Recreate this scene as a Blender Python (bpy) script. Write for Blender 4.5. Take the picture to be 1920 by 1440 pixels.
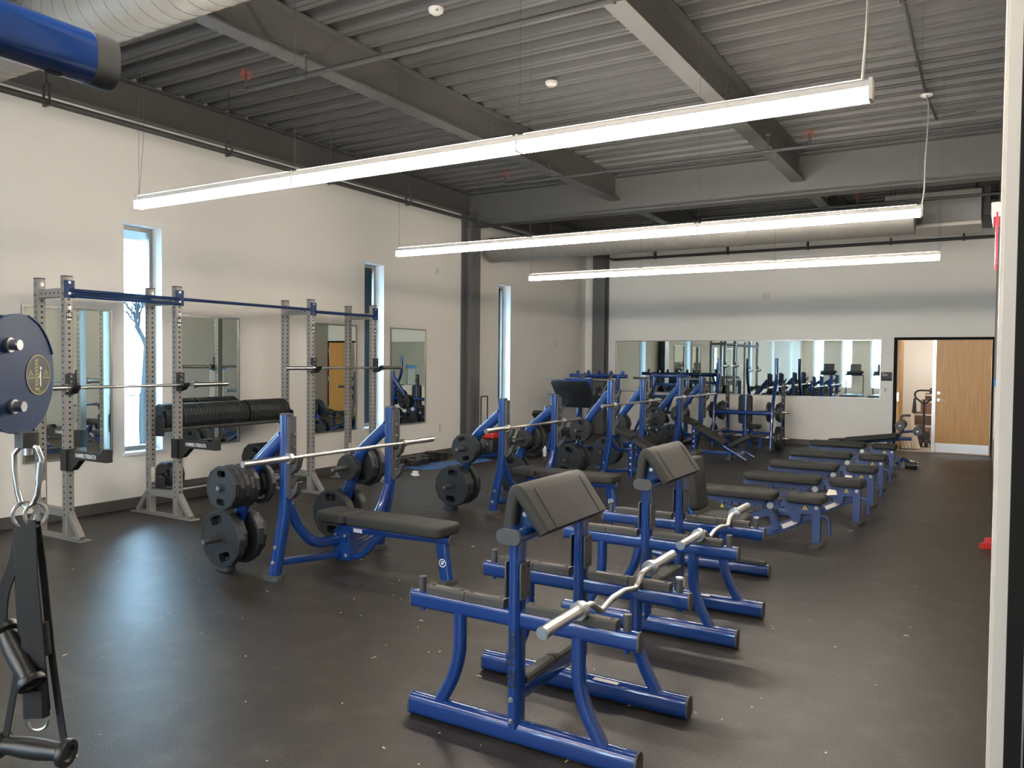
import bpy, bmesh, math, random
from math import pi, sin, cos, radians as R
from mathutils import Matrix, Vector
random.seed(7)
for o in list(bpy.data.objects): bpy.data.objects.remove(o)
SC = bpy.context.scene
C = SC.collection

# ------------------------------------------------------------------ camera, world, exposure
FPX = 1482.4
YAW, PITCH, ROLL = R(30.92), R(1.74), R(0.51)
cd = bpy.data.cameras.new('camera'); cam = bpy.data.objects.new('camera', cd); C.objects.link(cam)
fw = Vector((-sin(YAW)*cos(PITCH), cos(YAW)*cos(PITCH), -sin(PITCH)))
rt = Vector((cos(YAW), sin(YAW), 0)); up = rt.cross(fw)
r2 = rt*cos(ROLL)+up*sin(ROLL); u2 = up*cos(ROLL)-rt*sin(ROLL)
cam.matrix_world = Matrix(((r2.x,u2.x,-fw.x,0),(r2.y,u2.y,-fw.y,0),(r2.z,u2.z,-fw.z,1.68),(0,0,0,1)))
cd.sensor_fit = 'HORIZONTAL'; cd.sensor_width = 36; cd.lens = FPX/1920*36; cd.clip_start = 0.02; cd.clip_end = 300
SC.camera = cam

w = bpy.data.worlds.new('world'); SC.world = w; w.use_nodes = True
bg = w.node_tree.nodes['Background']; bg.inputs[0].default_value = (0.55,0.78,1.0,1); bg.inputs[1].default_value = 46.0
SC.view_settings.view_transform = 'Standard'; SC.view_settings.look = 'None'
SC.view_settings.exposure = 0.0; SC.view_settings.gamma = 1.0; SC.view_settings.use_curve_mapping = False
LAMP = 135.0            # emission of the tube diffusers

# ------------------------------------------------------------------ mesh builder
class MB:
    def __init__(s): s.v=[]; s.f=[]; s.M=Matrix()
    def add(s, vs, fs, M=None):
        T = s.M if M is None else s.M @ M
        n=len(s.v); s.v += [tuple(T @ Vector(v)) for v in vs]; s.f += [tuple(i+n for i in f) for f in fs]; return s
    def box(s, x,y,z, sx,sy,sz, M=None):
        a,b,c = sx/2,sy/2,sz/2
        v=[(x+i*a,y+j*b,z+k*c) for i in(-1,1) for j in(-1,1) for k in(-1,1)]
        return s.add(v,[(0,1,3,2),(4,6,7,5),(0,4,5,1),(2,3,7,6),(0,2,6,4),(1,5,7,3)],M)
    def bx(s, x0,x1,y0,y1,z0,z1): return s.box((x0+x1)/2,(y0+y1)/2,(z0+z1)/2,x1-x0,y1-y0,z1-z0)
    def sweep(s, pts, prof, upv=(0,0,1), fillet=0, seg=5, caps=True, closed=False):
        pts=[Vector(p) for p in pts]
        if fillet and len(pts)>2:
            q=[pts[0]]
            for i in range(1,len(pts)-1):
                a,b,c=pts[i-1],pts[i],pts[i+1]; d1=(a-b); d2=(c-b)
                f=min(fillet,d1.length*.48,d2.length*.48); p0=b+d1.normalized()*f; p2=b+d2.normalized()*f
                for k in range(seg+1):
                    t=k/seg; q.append(p0*(1-t)**2+b*2*t*(1-t)+p2*t*t)
            q.append(pts[-1]); pts=q
        n=len(pts); m=len(prof); vs=[]; U=Vector(upv)
        for i,p in enumerate(pts):
            if closed: t=(pts[(i+1)%n]-pts[i-1])
            elif i==0: t=pts[1]-p
            elif i==n-1: t=p-pts[i-1]
            else: t=(p-pts[i-1]).normalized()+(pts[i+1]-p).normalized()
            t.normalize(); sd=t.cross(U)
            if sd.length<1e-4: sd=t.cross(Vector((1,0,0)))
            sd.normalize(); nn=sd.cross(t)
            vs += [tuple(p+sd*a+nn*b) for a,b in prof]
        fs=[]
        for i in range(n if closed else n-1):
            j=(i+1)%n
            for k in range(m): fs.append((i*m+k,i*m+(k+1)%m,j*m+(k+1)%m,j*m+k))
        if caps and not closed: fs += [tuple(range(m))[::-1], tuple(range((n-1)*m,n*m))]
        return s.add(vs,fs)
    def cyl(s,p0,p1,r,n=14): 
        d=Vector(p1)-Vector(p0); u=(0,0,1) if abs(d.normalized().z)<.9 else (1,0,0)
        return s.sweep([p0,p1],circ(r,n),u)
    def prism(s, poly, h, M=None, z0=0):
        n=len(poly); v=[(x,y,z0) for x,y in poly]+[(x,y,z0+h) for x,y in poly]
        return s.add(v,[tuple(range(n))[::-1],tuple(range(n,2*n))]+[(i,(i+1)%n,n+(i+1)%n,n+i) for i in range(n)],M)
    def lathe(s, prof, n=20, M=None):   # (r, z)
        v=[]; m=len(prof)
        for k in range(n):
            a=2*pi*k/n; v += [(r*cos(a),r*sin(a),z) for r,z in prof]
        f=[]
        for k in range(n):
            l=(k+1)%n
            for i in range(m-1): f.append((k*m+i,l*m+i,l*m+i+1,k*m+i+1))
        f += [tuple(k*m for k in range(n))[::-1], tuple(k*m+m-1 for k in range(n))]
        return s.add(v,f,M)
    def rpad(s, lx,ly,lz, rc=.04, re=.02, M=None, taper=0):   # cushion, centred on its base
        v=[]; lay=[]
        for z,i in [(0,re*.8),(re*.45,re*.15),(re,0),(lz-re,0),(lz-re*.55,re*.12),(lz-re*.2,re*.45),(lz,re)]: lay.append((z,i))
        o=None
        for z,i in lay:
            o=rrect(lx-2*i,ly-2*i,max(rc-i,.006),4); v += [(x,y*(1-taper*(x/lx+.5)),z) for x,y in o]
        m=len(o); f=[]
        for a in range(len(lay)-1):
            for k in range(m): f.append((a*m+k,a*m+(k+1)%m,(a+1)*m+(k+1)%m,(a+1)*m+k))
        f += [tuple(range(m))[::-1], tuple(range((len(lay)-1)*m,len(lay)*m))]
        return s.add(v,f,M)

def circ(r,n=14): return [(r*cos(2*pi*k/n),r*sin(2*pi*k/n)) for k in range(n)]
def rrect(w,h,r,n=3):
    o=[]
    for cx,cy,a0 in [(w/2-r,h/2-r,0),(-w/2+r,h/2-r,90),(-w/2+r,-h/2+r,180),(w/2-r,-h/2+r,270)]:
        for k in range(n+1):
            a=R(a0+90*k/n); o.append((cx+r*cos(a),cy+r*sin(a)))
    return o
def oval(w,h,n=5): return rrect(w,h,min(w,h)/2*.92,n)
def T(x=0,y=0,z=0,rx=0,ry=0,rz=0): return Matrix.Translation((x,y,z)) @ Matrix.Rotation(rz,4,'Z') @ Matrix.Rotation(ry,4,'Y') @ Matrix.Rotation(rx,4,'X')

def mesh_of(name, mb, mat, ang=38):
    me=bpy.data.meshes.new(name); me.from_pydata(mb.v,[],mb.f)
    bm=bmesh.new(); bm.from_mesh(me); bmesh.ops.recalc_face_normals(bm,faces=bm.faces); bm.to_mesh(me); bm.free()
    if mat: me.materials.append(mat)
    me.polygons.foreach_set('use_smooth',[True]*len(me.polygons)); me.set_sharp_from_angle(angle=R(ang)); me.update()
    return me
def link(name, me, parent=None, M=None):
    o=bpy.data.objects.new(name,me); C.objects.link(o)
    if parent: o.parent=parent
    if M is not None: o.matrix_local=M
    return o
def obj(name, mb, mat, parent=None, M=None, ang=38): return link(name, mesh_of(name,mb,mat,ang), parent, M)
def tag(o,label,cat,group=None,kind=None):
    o['label']=label; o['category']=cat
    if group: o['group']=group
    if kind: o['kind']=kind
    return o
def thing(name,label,cat,loc=(0,0,0),rz=0,group=None):
    o=bpy.data.objects.new(name,None); C.objects.link(o); o.location=loc; o.rotation_euler=(0,0,rz); o.empty_display_size=.1
    return tag(o,label,cat,group)
def struct(name,mb,mat,label,cat='structure',parent=None):
    o=obj(name,mb,mat,parent)
    if not parent: o['kind']='structure'; o['label']=label; o['category']=cat
    return o
def dup(root,loc,rz=0,label=None,group=None):
    def cp(o,par):
        c=o.copy(); C.objects.link(c)
        if par: c.parent=par; c.matrix_parent_inverse=o.matrix_parent_inverse.copy()
        for ch in list(o.children): cp(ch,c)
        return c
    kids=list(root.children); r=root.copy(); C.objects.link(r)
    for ch in kids: cp(ch,r)
    r.location=loc; r.rotation_euler=(0,0,rz)
    if label: r['label']=label
    if group: r['group']=group
    return r
ORD='first second third fourth fifth sixth seventh eighth ninth tenth eleventh twelfth thirteenth fourteenth fifteenth sixteenth seventeenth eighteenth nineteenth twentieth'.split()
TENS={2:'twenty',3:'thirty',4:'forty'}
def ordw(n):
    if n<=20: return ORD[n-1]
    t,u=divmod(n,10)
    return (TENS[t][:-1]+'ieth') if u==0 else TENS[t]+'-'+ORD[u-1]

# ------------------------------------------------------------------ materials
def mat(name,col,rough=.5,metal=0,noise=0,scale=20,bump=0,coat=0,spec=.5,emit=0,bscale=None):
    m=bpy.data.materials.new(name); m.use_nodes=True; nt=m.node_tree; b=nt.nodes['Principled BSDF']
    b.inputs['Base Color'].default_value=(*col,1); b.inputs['Roughness'].default_value=rough; b.inputs['Metallic'].default_value=metal
    b.inputs['Coat Weight'].default_value=coat; b.inputs['Coat Roughness'].default_value=.05; b.inputs['Specular IOR Level'].default_value=spec
    if emit: b.inputs['Emission Color'].default_value=(*col,1); b.inputs['Emission Strength'].default_value=emit
    if noise or bump:
        tc=nt.nodes.new('ShaderNodeTexCoord'); nz=nt.nodes.new('ShaderNodeTexNoise'); nz.inputs['Scale'].default_value=scale; nz.inputs['Detail'].default_value=5
        nt.links.new(tc.outputs['Object'],nz.inputs['Vector'])
        if noise:
            mx=nt.nodes.new('ShaderNodeMix'); mx.data_type='RGBA'
            mx.inputs['A'].default_value=(*[c*(1-noise) for c in col],1); mx.inputs['B'].default_value=(*[min(1,c*(1+noise)) for c in col],1)
            nt.links.new(nz.outputs['Fac'],mx.inputs['Factor']); nt.links.new(mx.outputs['Result'],b.inputs['Base Color'])
        if bump:
            n2=nt.nodes.new('ShaderNodeTexNoise'); n2.inputs['Scale'].default_value=bscale or scale*6; n2.inputs['Detail'].default_value=3
            nt.links.new(tc.outputs['Object'],n2.inputs['Vector'])
            bp=nt.nodes.new('ShaderNodeBump'); bp.inputs['Strength'].default_value=bump; bp.inputs['Distance'].default_value=.004
            nt.links.new(n2.outputs['Fac'],bp.inputs['Height']); nt.links.new(bp.outputs['Normal'],b.inputs['Normal'])
    return m
BLUE=mat('blue_gloss_paint',(.003,.034,.175),.25,.1,coat=1.0)
BLUE2=mat('blue_satin_paint',(.03,.058,.17),.45,noise=.1,scale=40)
NAVY=mat('navy_paint',(.006,.028,.10),.45,spec=.25,noise=.1,scale=30)
CAP=mat('dark_plastic',(.05,.05,.052),.55,noise=.1,scale=60)
PAD=mat('charcoal_vinyl',(.026,.0255,.023),.62,spec=.3,noise=.06,scale=9,bump=.25,bscale=420)
RUB=mat('rubber_strip',(.045,.043,.039),.6,noise=.1,scale=50,bump=.2)
PLATE=mat('black_rubber_plate',(.016,.018,.0205),.5,noise=.15,scale=30,bump=.15)
PLATEB=mat('black_iron',(.02,.02,.022),.45,noise=.1)
CHROME=mat('chrome',(.62,.60,.57),.28,1,noise=.04,scale=60)
STEEL=mat('steel_bolt',(.46,.46,.46),.36,1)
GREY=mat('warm_grey_powder_coat',(.25,.238,.225),.42,.2,noise=.05,scale=60)
BLACK=mat('matt_black',(.013,.013,.015),.5,noise=.15,scale=30)
HOLE=mat('hole_black',(.006,.006,.007),.8)
WHITE=mat('white_print',(.8,.79,.76),.5)
PAPER=mat('label_paper',(.66,.62,.58),.5,noise=.1,scale=80)
REDP=mat('red_print',(.55,.08,.04),.5)
YEL=mat('yellow_print',(.62,.47,.06),.5)
INK=mat('black_print',(.008,.01,.02),.5)
WALL=mat('warm_white_paint',(.82,.79,.74),.75,noise=.02,scale=.8,bump=.05,bscale=220)
WALLR=mat('warm_white_paint_dimmed',(.47,.43,.375),.75,noise=.02,scale=.8)  # same white paint, darkened in its colour to stand in for dimmer light
REVEAL=mat('white_reveal_paint',(.74,.74,.73),.6)
BASE=mat('dark_vinyl_base',(.085,.078,.072),.5,noise=.05,scale=8)
DECK=mat('painted_steel_deck',(.105,.104,.102),.55,.05,noise=.1,scale=4)
BEAM=mat('painted_steel_beam',(.092,.09,.086),.5,.1,noise=.06,scale=6)
COLM=mat('dark_column_paint',(.15,.147,.143),.42,.2,noise=.06,scale=6)
DUCT=mat('galvanised_duct',(.27,.255,.235),.55,.45,noise=.08,scale=10)
PIPE=mat('dark_pipe_paint',(.045,.044,.043),.55)
LITE=mat('light_housing',(.55,.5,.45),.45,.3)
LENS=mat('light_diffuser',(1.0,.90,.77),.4,emit=LAMP)
UPL=mat('added_uplight',(1.0,.90,.77),.4,emit=LAMP*.06)  # added glow, not a fixture lens: lifts the ceiling and upper walls
LENSB=mat('light_diffuser_base',(1.0,.90,.77),.4,emit=LAMP*.22)
CORD=mat('white_cord',(.7,.68,.62),.5)
ALU=mat('anodised_frame',(.33,.32,.30),.35,.7)
DKALU=mat('dark_storefront_frame',(.010,.009,.008),.7,spec=.12)
MIRR=mat('mirror_silver',(.80,.86,.80),.012,1)
WHPL=mat('white_plastic',(.72,.70,.66),.45)
STRAP=mat('black_webbing',(.012,.012,.013),.75,bump=.3,scale=80,bscale=300)
FOAM=mat('pale_foam',(.72,.64,.52),.8,noise=.05,scale=30)
CARD=mat('brown_cardboard',(.23,.13,.075),.75,noise=.2,scale=6)
DKWOOD=mat('dark_timber',(.11,.06,.035),.6,noise=.3,scale=5)
REDT=mat('red_plastic',(.5,.025,.02),.4)
BLMAT=mat('blue_mat',(.06,.16,.42),.6,noise=.06,scale=30)
CLOTHW=mat('white_paper',(.75,.72,.68),.8)
CONC=mat('concrete',(.33,.30,.26),.7,noise=.12,scale=6)
# floor : rubber with scuffs and pale flecks
def floor_mat():
    m=bpy.data.materials.new('black_rubber_floor'); m.use_nodes=True; nt=m.node_tree; b=nt.nodes['Principled BSDF']; L=nt.links.new
    tc=nt.nodes.new('ShaderNodeTexCoord')
    def nz(s,d=6):
        n=nt.nodes.new('ShaderNodeTexNoise'); n.inputs['Scale'].default_value=s; n.inputs['Detail'].default_value=d; L(tc.outputs['Object'],n.inputs['Vector']); return n
    a=nz(1.1); c=nz(110,4); d=nz(5,9)
    r=nt.nodes.new('ShaderNodeValToRGB'); r.color_ramp.elements[0].position=.3; r.color_ramp.elements[1].position=.72
    r.color_ramp.elements[0].color=(.022,.0185,.015,1); r.color_ramp.elements[1].color=(.036,.0305,.025,1); L(a.outputs['Fac'],r.inputs['Fac'])
    r2=nt.nodes.new('ShaderNodeValToRGB'); r2.color_ramp.elements[0].position=.45; r2.color_ramp.elements[1].position=.75
    r2.color_ramp.elements[0].color=(.55,.55,.55,1); r2.color_ramp.elements[1].color=(2.2,2.1,1.95,1); L(c.outputs['Fac'],r2.inputs['Fac'])
    mx=nt.nodes.new('ShaderNodeMix'); mx.data_type='RGBA'; mx.blend_type='MULTIPLY'; mx.inputs['Factor'].default_value=1
    L(r.outputs['Color'],mx.inputs['A']); L(r2.outputs['Color'],mx.inputs['B'])
    r3=nt.nodes.new('ShaderNodeValToRGB'); r3.color_ramp.elements[0].position=.5; r3.color_ramp.elements[1].position=.85
    r3.color_ramp.elements[0].color=(0,0,0,1); r3.color_ramp.elements[1].color=(.030,.028,.024,1); L(d.outputs['Fac'],r3.inputs['Fac'])
    ad=nt.nodes.new('ShaderNodeMix'); ad.data_type='RGBA'; ad.blend_type='ADD'; ad.inputs['Factor'].default_value=1
    L(mx.outputs['Result'],ad.inputs['A']); L(r3.outputs['Color'],ad.inputs['B']); L(ad.outputs['Result'],b.inputs['Base Color'])
    rr=nt.nodes.new('ShaderNodeMapRange'); rr.inputs['To Min'].default_value=.38; rr.inputs['To Max'].default_value=.50; L(a.outputs['Fac'],rr.inputs['Value']); L(rr.outputs['Result'],b.inputs['Roughness'])
    bp=nt.nodes.new('ShaderNodeBump'); bp.inputs['Strength'].default_value=.25; bp.inputs['Distance'].default_value=.003; L(c.outputs['Fac'],bp.inputs['Height']); L(bp.outputs['Normal'],b.inputs['Normal'])
    b.inputs['Specular IOR Level'].default_value=.36
    return m
FLOOR=floor_mat()
def wood_mat(name,c0,c1,axis='Z'):
    m=bpy.data.materials.new(name); m.use_nodes=True; nt=m.node_tree; b=nt.nodes['Principled BSDF']; L=nt.links.new
    tc=nt.nodes.new('ShaderNodeTexCoord'); mp=nt.nodes.new('ShaderNodeMapping'); mp.inputs['Scale'].default_value=(14,14,.9); L(tc.outputs['Object'],mp.inputs['Vector'])
    n=nt.nodes.new('ShaderNodeTexNoise'); n.inputs['Scale'].default_value=2.2; n.inputs['Detail'].default_value=6; L(mp.outputs['Vector'],n.inputs['Vector'])
    r=nt.nodes.new('ShaderNodeValToRGB'); r.color_ramp.elements[0].position=.3; r.color_ramp.elements[1].position=.75
    r.color_ramp.elements[0].color=(*c0,1); r.color_ramp.elements[1].color=(*c1,1); L(n.outputs['Fac'],r.inputs['Fac']); L(r.outputs['Color'],b.inputs['Base Color'])
    b.inputs['Roughness'].default_value=.42; return m
WOOD=wood_mat('maple_veneer',(.56,.275,.08),(.66,.365,.125))
def glass_mat():
    m=bpy.data.materials.new('window_glass'); m.use_nodes=True; nt=m.node_tree; L=nt.links.new
    for n in list(nt.nodes): nt.nodes.remove(n)
    o=nt.nodes.new('ShaderNodeOutputMaterial'); t=nt.nodes.new('ShaderNodeBsdfTransparent'); t.inputs[0].default_value=(.86,.94,.97,1)
    g=nt.nodes.new('ShaderNodeBsdfGlossy'); g.inputs['Roughness'].default_value=.02; f=nt.nodes.new('ShaderNodeFresnel'); f.inputs['IOR'].default_value=1.45
    mx=nt.nodes.new('ShaderNodeMixShader'); L(f.outputs[0],mx.inputs[0]); L(t.outputs[0],mx.inputs[1]); L(g.outputs[0],mx.inputs[2]); L(mx.outputs[0],o.inputs[0]); return m
GLASS=glass_mat()

# ------------------------------------------------------------------ room shell
XW, XR, YB, YF, ZD = -8.097, .125, 16.86, -9.0, 4.66
XR2=2.2
struct('floor',MB().bx(-8.5,XR2+.2,YF-.2,YB+.02,-.2,0),FLOOR,'black speckled rubber gym floor')
struct('floor_storage',MB().bx(-2.2,.7,YB+.02,21.,-.2,-.002),CONC,'bare concrete floor of the storage room')
WIN=[(5.244+3.87*k,5.72+3.87*k) for k in (-3,-2,-1,0)]+[(9.143,9.605),(12.985,13.44)]
WZ0,WZ1=.62,3.145
m=MB(); ys=[YF-.2]+[y for a in WIN for y in a]+[YB+.2]
for i in range(0,len(ys),2): m.bx(XW-.3,XW,ys[i],ys[i+1],-.1,ZD+.25)
for a,b in WIN: m.bx(XW-.3,XW,a,b,-.1,WZ0); m.bx(XW-.3,XW,a,b,WZ1,ZD+.25)
struct('wall_left',m,WALL,'long warm white wall with narrow tall windows')
DX0,DX1,DZ=-1.475,.096,2.13
m=MB(); m.bx(XW,DX0,YB,YB+.15,-.1,ZD+.25); m.bx(DX1,XR+.3,YB,YB+.15,-.1,ZD+.25); m.bx(DX0,DX1,YB,YB+.15,DZ,ZD+.25)
struct('wall_back',m,WALL,'far white end wall with wide mirror and door')
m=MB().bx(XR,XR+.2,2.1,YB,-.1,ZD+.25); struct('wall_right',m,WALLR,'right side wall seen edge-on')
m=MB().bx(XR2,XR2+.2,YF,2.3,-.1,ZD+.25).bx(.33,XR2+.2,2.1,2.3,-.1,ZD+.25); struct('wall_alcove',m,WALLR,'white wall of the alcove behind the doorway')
# front wall (behind the camera) with windows
FWX=[(-7.6+1.35*k,-7.6+1.35*k+.5) for k in range(6)]
m=MB(); xs=[XW]+[x for a in FWX for x in a]+[XR2]
for i in range(0,len(xs),2): m.bx(xs[i],xs[i+1],YF-.3,YF,-.1,ZD+.25)
for a,b in FWX: m.bx(a,b,YF-.3,YF,-.1,.4); m.bx(a,b,YF-.3,YF,3.1,ZD+.25)
struct('wall_front',m,WALL,'white wall with windows behind the camera')
# corrugated deck
m=MB(); per=.305; y=YF-.2; prof=[]
while y<YB+.3:
    prof += [(y,0),(y+.055,0),(y+.06,.008),(y+.075,.008),(y+.08,0),(y+.135,0),(y+.165,.075),(y+.275,.075)]; y+=per
prof.append((y,0))
n=len(prof); v=[(XW-.2,a,ZD+b) for a,b in prof]+[(XR2+.3,a,ZD+b) for a,b in prof]
m.add(v,[(i,i+1,n+i+1,n+i) for i in range(n-1)]); m.bx(XW-.2,XR2+.3,YF-.2,YB+.2,ZD+.2,ZD+.3)
struct('ceiling',m,DECK,'dark grey corrugated metal roof deck')
# steel
def ibeam_y(x,y0,y1,zb,zt,w=.18,tf=.018,tw=.012):
    return MB().bx(x-w/2,x+w/2,y0,y1,zb,zb+tf).bx(x-w/2,x+w/2,y0,y1,zt-tf,zt).bx(x-tw/2,x+tw/2,y0,y1,zb+tf,zt-tf)
def bolts(m,pts,r,d):
    for p in pts: m.cyl(p,(p[0]+d[0],p[1]+d[1],p[2]+d[2]),r,6)
for i,(x,y0,y1,s) in enumerate([(-8.06,YF,11.9,'hard against the left wall'),(-5.22,YF,11.9,'running over the racks'),(-2.37,YF,11.9,'running over the curl benches'),
        (-8.06,12.0,YB,'on the left wall beyond the girder'),(-5.22,12.0,YB,'over the incline benches beyond the girder'),(-2.37,12.0,YB,'beyond the girder toward the door')]):
    o=obj('ceiling_beam',ibeam_y(x,y0,y1,4.27,4.655),BEAM); tag(o,'grey steel roof beam '+s,'beam','steel roof beams',kind='structure')
    if y0<0:
        b=MB(); bolts(b,[(x+.006,8.1+j*.09,4.34+k*.07) for j in (0,2) for k in range(4)],.014,(.012,0,0)); obj('bolt_cluster',b,BEAM,o)['kind']='stuff'
m=MB().bx(XW,.12,11.78,12.06,4.06,4.08).bx(XW,.12,11.78,12.06,4.63,4.655).bx(XW,.12,11.913,11.927,4.08,4.63)
g=obj('girder',m,BEAM); tag(g,'deep grey steel girder crossing the room','beam',kind='structure')
b=MB(); bolts(b,[(-7.7+j*.09,11.91,4.2+k*.07) for j in (0,1) for k in range(6)],.014,(0,-.012,0)); obj('bolt_cluster',b,BEAM,g)['kind']='stuff'
def column(x0,x1,y0,y1,lab):
    m=MB().bx(x1-.018,x1,y0,y1,0,4.27).bx(x0,x0+.018,y0,y1,0,4.27).bx(x0,x1,(y0+y1)/2-.006,(y0+y1)/2+.006,0,4.27)
    o=obj('steel_column',m,COLM); tag(o,lab,'column',kind='structure')
    obj('base_plate',MB().bx(x0-.0,x1+.04,y0-.03,y1+.03,0,.02),COLM,o)
column(XW+.003,-7.885,11.70,12.02,'dark steel column on the left wall between windows')
m=MB().bx(-7.80,-7.50,16.6,16.618,0,4.3).bx(-7.80,-7.50,16.835,16.855,0,4.3).bx(-7.656,-7.644,16.618,16.835,0,4.3)
tag(obj('steel_column',m,COLM),'dark steel column in the far left corner','column',kind='structure')
# baseboards
m=MB(); 
m.bx(XW,XW+.012,YF,11.7,0,.115).bx(XW,XW+.012,12.02,YB,0,.115); struct('baseboard_left',m,BASE,'dark vinyl baseboard along the left wall')
struct('baseboard_back',MB().bx(XW,DX0-.05,YB-.012,YB,0,.115).bx(DX1+.05,XR,YB-.012,YB,0,.115),BASE,'dark vinyl baseboard under the wide mirror')
struct('baseboard_right',MB().bx(XR-.012,XR,2.1,YB-.012,0,.115),BASE,'dark vinyl baseboard on the right wall')
# windows
for i,(a,b) in enumerate(WIN):
    r=thing('window_%d'%(i+1),'tall narrow window %s'%['behind the camera, farthest','behind the camera, middle','beside the camera on the left wall','behind the gap in the nearest rack','behind the farthest grey rack post','beyond the dark wall column'][i],'window'); r['kind']='structure'
    xf=XW-.17
    f=MB().bx(xf-.06,xf,a,a+.05,WZ0,WZ1).bx(xf-.06,xf,b-.05,b,WZ0,WZ1).bx(xf-.06,xf,a+.05,b-.05,WZ0,WZ0+.05).bx(xf-.06,xf,a+.05,b-.05,WZ1-.05,WZ1)
    obj('window_frame',f,ALU,r)
    obj('pane',MB().bx(xf-.035,xf-.03,a+.05,b-.05,WZ0+.05,WZ1-.05),GLASS,r)
    obj('window_sill',MB().bx(xf,XW+.03,a-.02,b+.02,WZ0-.035,WZ0+.002),REVEAL,r)
    obj('reveal',MB().bx(xf,XW+.001,b-.006,b+.001,WZ0+.002,WZ1).bx(xf,XW+.001,a-.001,a+.006,WZ0+.002,WZ1).bx(xf,XW+.001,a,b,WZ1-.006,WZ1+.001),REVEAL,r)
    L=bpy.data.lights.new('portal','AREA'); L.shape='RECTANGLE'; L.size=WZ1-WZ0; L.size_y=b-a; L.cycles.is_portal=True
    lo=bpy.data.objects.new('window_portal',L); C.objects.link(lo); lo.location=(XW-.305,(a+b)/2,(WZ0+WZ1)/2); lo.rotation_euler=(0,-pi/2,0)
for i,(a,b) in enumerate(FWX):
    r=thing('window_%d'%(i+7),'narrow tall window in the wall behind the camera, %s from its corner'%ORD[i],'window'); r['kind']='structure'
    yf=YF-.17
    obj('window_frame',MB().bx(a,a+.05,yf-.06,yf,.4,3.1).bx(b-.05,b,yf-.06,yf,.4,3.1).bx(a+.05,b-.05,yf-.06,yf,.4,.45).bx(a+.05,b-.05,yf-.06,yf,3.05,3.1),ALU,r)
    obj('pane',MB().bx(a+.05,b-.05,yf-.035,yf-.03,.45,3.05),GLASS,r)
    L=bpy.data.lights.new('portal','AREA'); L.shape='RECTANGLE'; L.size=b-a; L.size_y=2.7; L.cycles.is_portal=True
    lo=bpy.data.objects.new('window_portal',L); C.objects.link(lo); lo.location=((a+b)/2,YF-.305,1.75); lo.rotation_euler=(pi/2,0,0)
# mirrors
def wall_mirror(x0,x1,y0,y1,z0,z1,ax,lab):
    r=thing('wall_mirror',lab,'mirror',((x0+x1)/2,(y0+y1)/2,z0),0,'gym wall mirrors'); t=.018; W=(x1-x0) if ax=='x' else (y1-y0); H=z1-z0
    def bx(m,a,b,c,d,p,q):
        return m.bx(a,b,p,q,c,d) if ax=='x' else m.bx(p,q,a,b,c,d)
    s=-1 if ax=='x' else 1
    lo,hi=sorted((0,s*.012)); lo2,hi2=sorted((0,s*.02))
    obj('mirror_glass',bx(MB(),-W/2+t,W/2-t,t,H-t,lo,hi),MIRR,r)
    f=MB(); bx(f,-W/2,-W/2+t,0,H,lo2,hi2); bx(f,W/2-t,W/2,0,H,lo2,hi2); bx(f,-W/2+t,W/2-t,0,t,lo2,hi2); bx(f,-W/2+t,W/2-t,H-t,H,lo2,hi2)
    obj('frame',f,ALU,r); return r
for a,b,l in [(4.171,5.1,'framed wall mirror behind the first grey rack post, nearest'),(5.87,6.795,'framed wall mirror behind the upper plate shelf'),
              (8.03,8.96,'framed wall mirror reflecting the wooden door, between the far rack posts'),(9.746,10.665,'framed wall mirror right of the second window, farthest on left wall')]:
    wall_mirror(XW+.001,XW+.001,a,b,.614,2.176,'y',l)
wall_mirror(-7.32,-1.745,YB-.001,YB-.001,.985,2.142,'x','wide framed mirror along the far end wall')
# door & storage
r=thing('door_1','maple double door in dark frame, left leaf standing open','door',(0,0,0)); r['kind']='structure'
obj('frame',MB().bx(DX0-.05,DX0,YB-.02,YB+.16,0,DZ+.05).bx(DX1,DX1+.05,YB-.02,YB+.16,0,DZ+.05).bx(DX0,DX1,YB-.02,YB+.16,DZ,DZ+.05),DKALU,r)
leaf=obj('leaf',MB().bx(-.80,DX1-.01,YB-.005,YB+.04,.01,DZ-.005),WOOD,r); leaf['label']='closed maple leaf with steel kick plate'
obj('kick_plate',MB().bx(-.79,DX1-.02,YB-.009,YB-.005,.02,.19),STEEL,leaf)
obj('edge_guard',MB().bx(-.86,-.80,YB-.01,YB+.045,.01,DZ-.005),STEEL,leaf)
h=MB().cyl((-.745,YB-.005,1.0),(-.745,YB-.02,1.0),.032).cyl((-.745,YB-.02,1.0),(-.745,YB-.055,1.0),.011).cyl((-.745,YB-.05,1.0),(-.63,YB-.05,.995),.010)
obj('lever_handle',h,STEEL,leaf); obj('deadbolt',MB().cyl((-.75,YB-.005,1.13),(-.75,YB-.018,1.13),.028),STEEL,leaf)
hg=MB()
for z in (.25,1.1,1.9): hg.cyl((DX1-.003,YB-.014,z-.06),(DX1-.003,YB-.014,z+.06),.009,8)
obj('hinge_set',hg,STEEL,leaf)
leaf2=obj('leaf',MB().bx(DX0+.01,DX0+.055,YB+.02,YB+.86,.01,DZ-.005),WOOD,r); leaf2['label']='open maple leaf swung into the storage room'
obj('latch_plate',MB().bx(DX0+.012,DX0+.05,YB+.012,YB+.02,.95,1.12),STEEL,leaf2)
obj('closer_plate',MB().bx(DX0+.055,DX0+.06,YB+.08,YB+.2,1.72,1.9),STEEL,leaf2)
m=MB().bx(-2.2,-2.0,YB+.15,20.2,0,3).bx(.5,.7,YB+.15,20.2,0,3).bx(-2.2,.7,20.2,20.4,0,3).bx(-2.2,.7,YB+.15,20.4,3,3.1)
struct('wall_storage',m,WALL,'cream walls of the storage room beyond the door')
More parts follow.
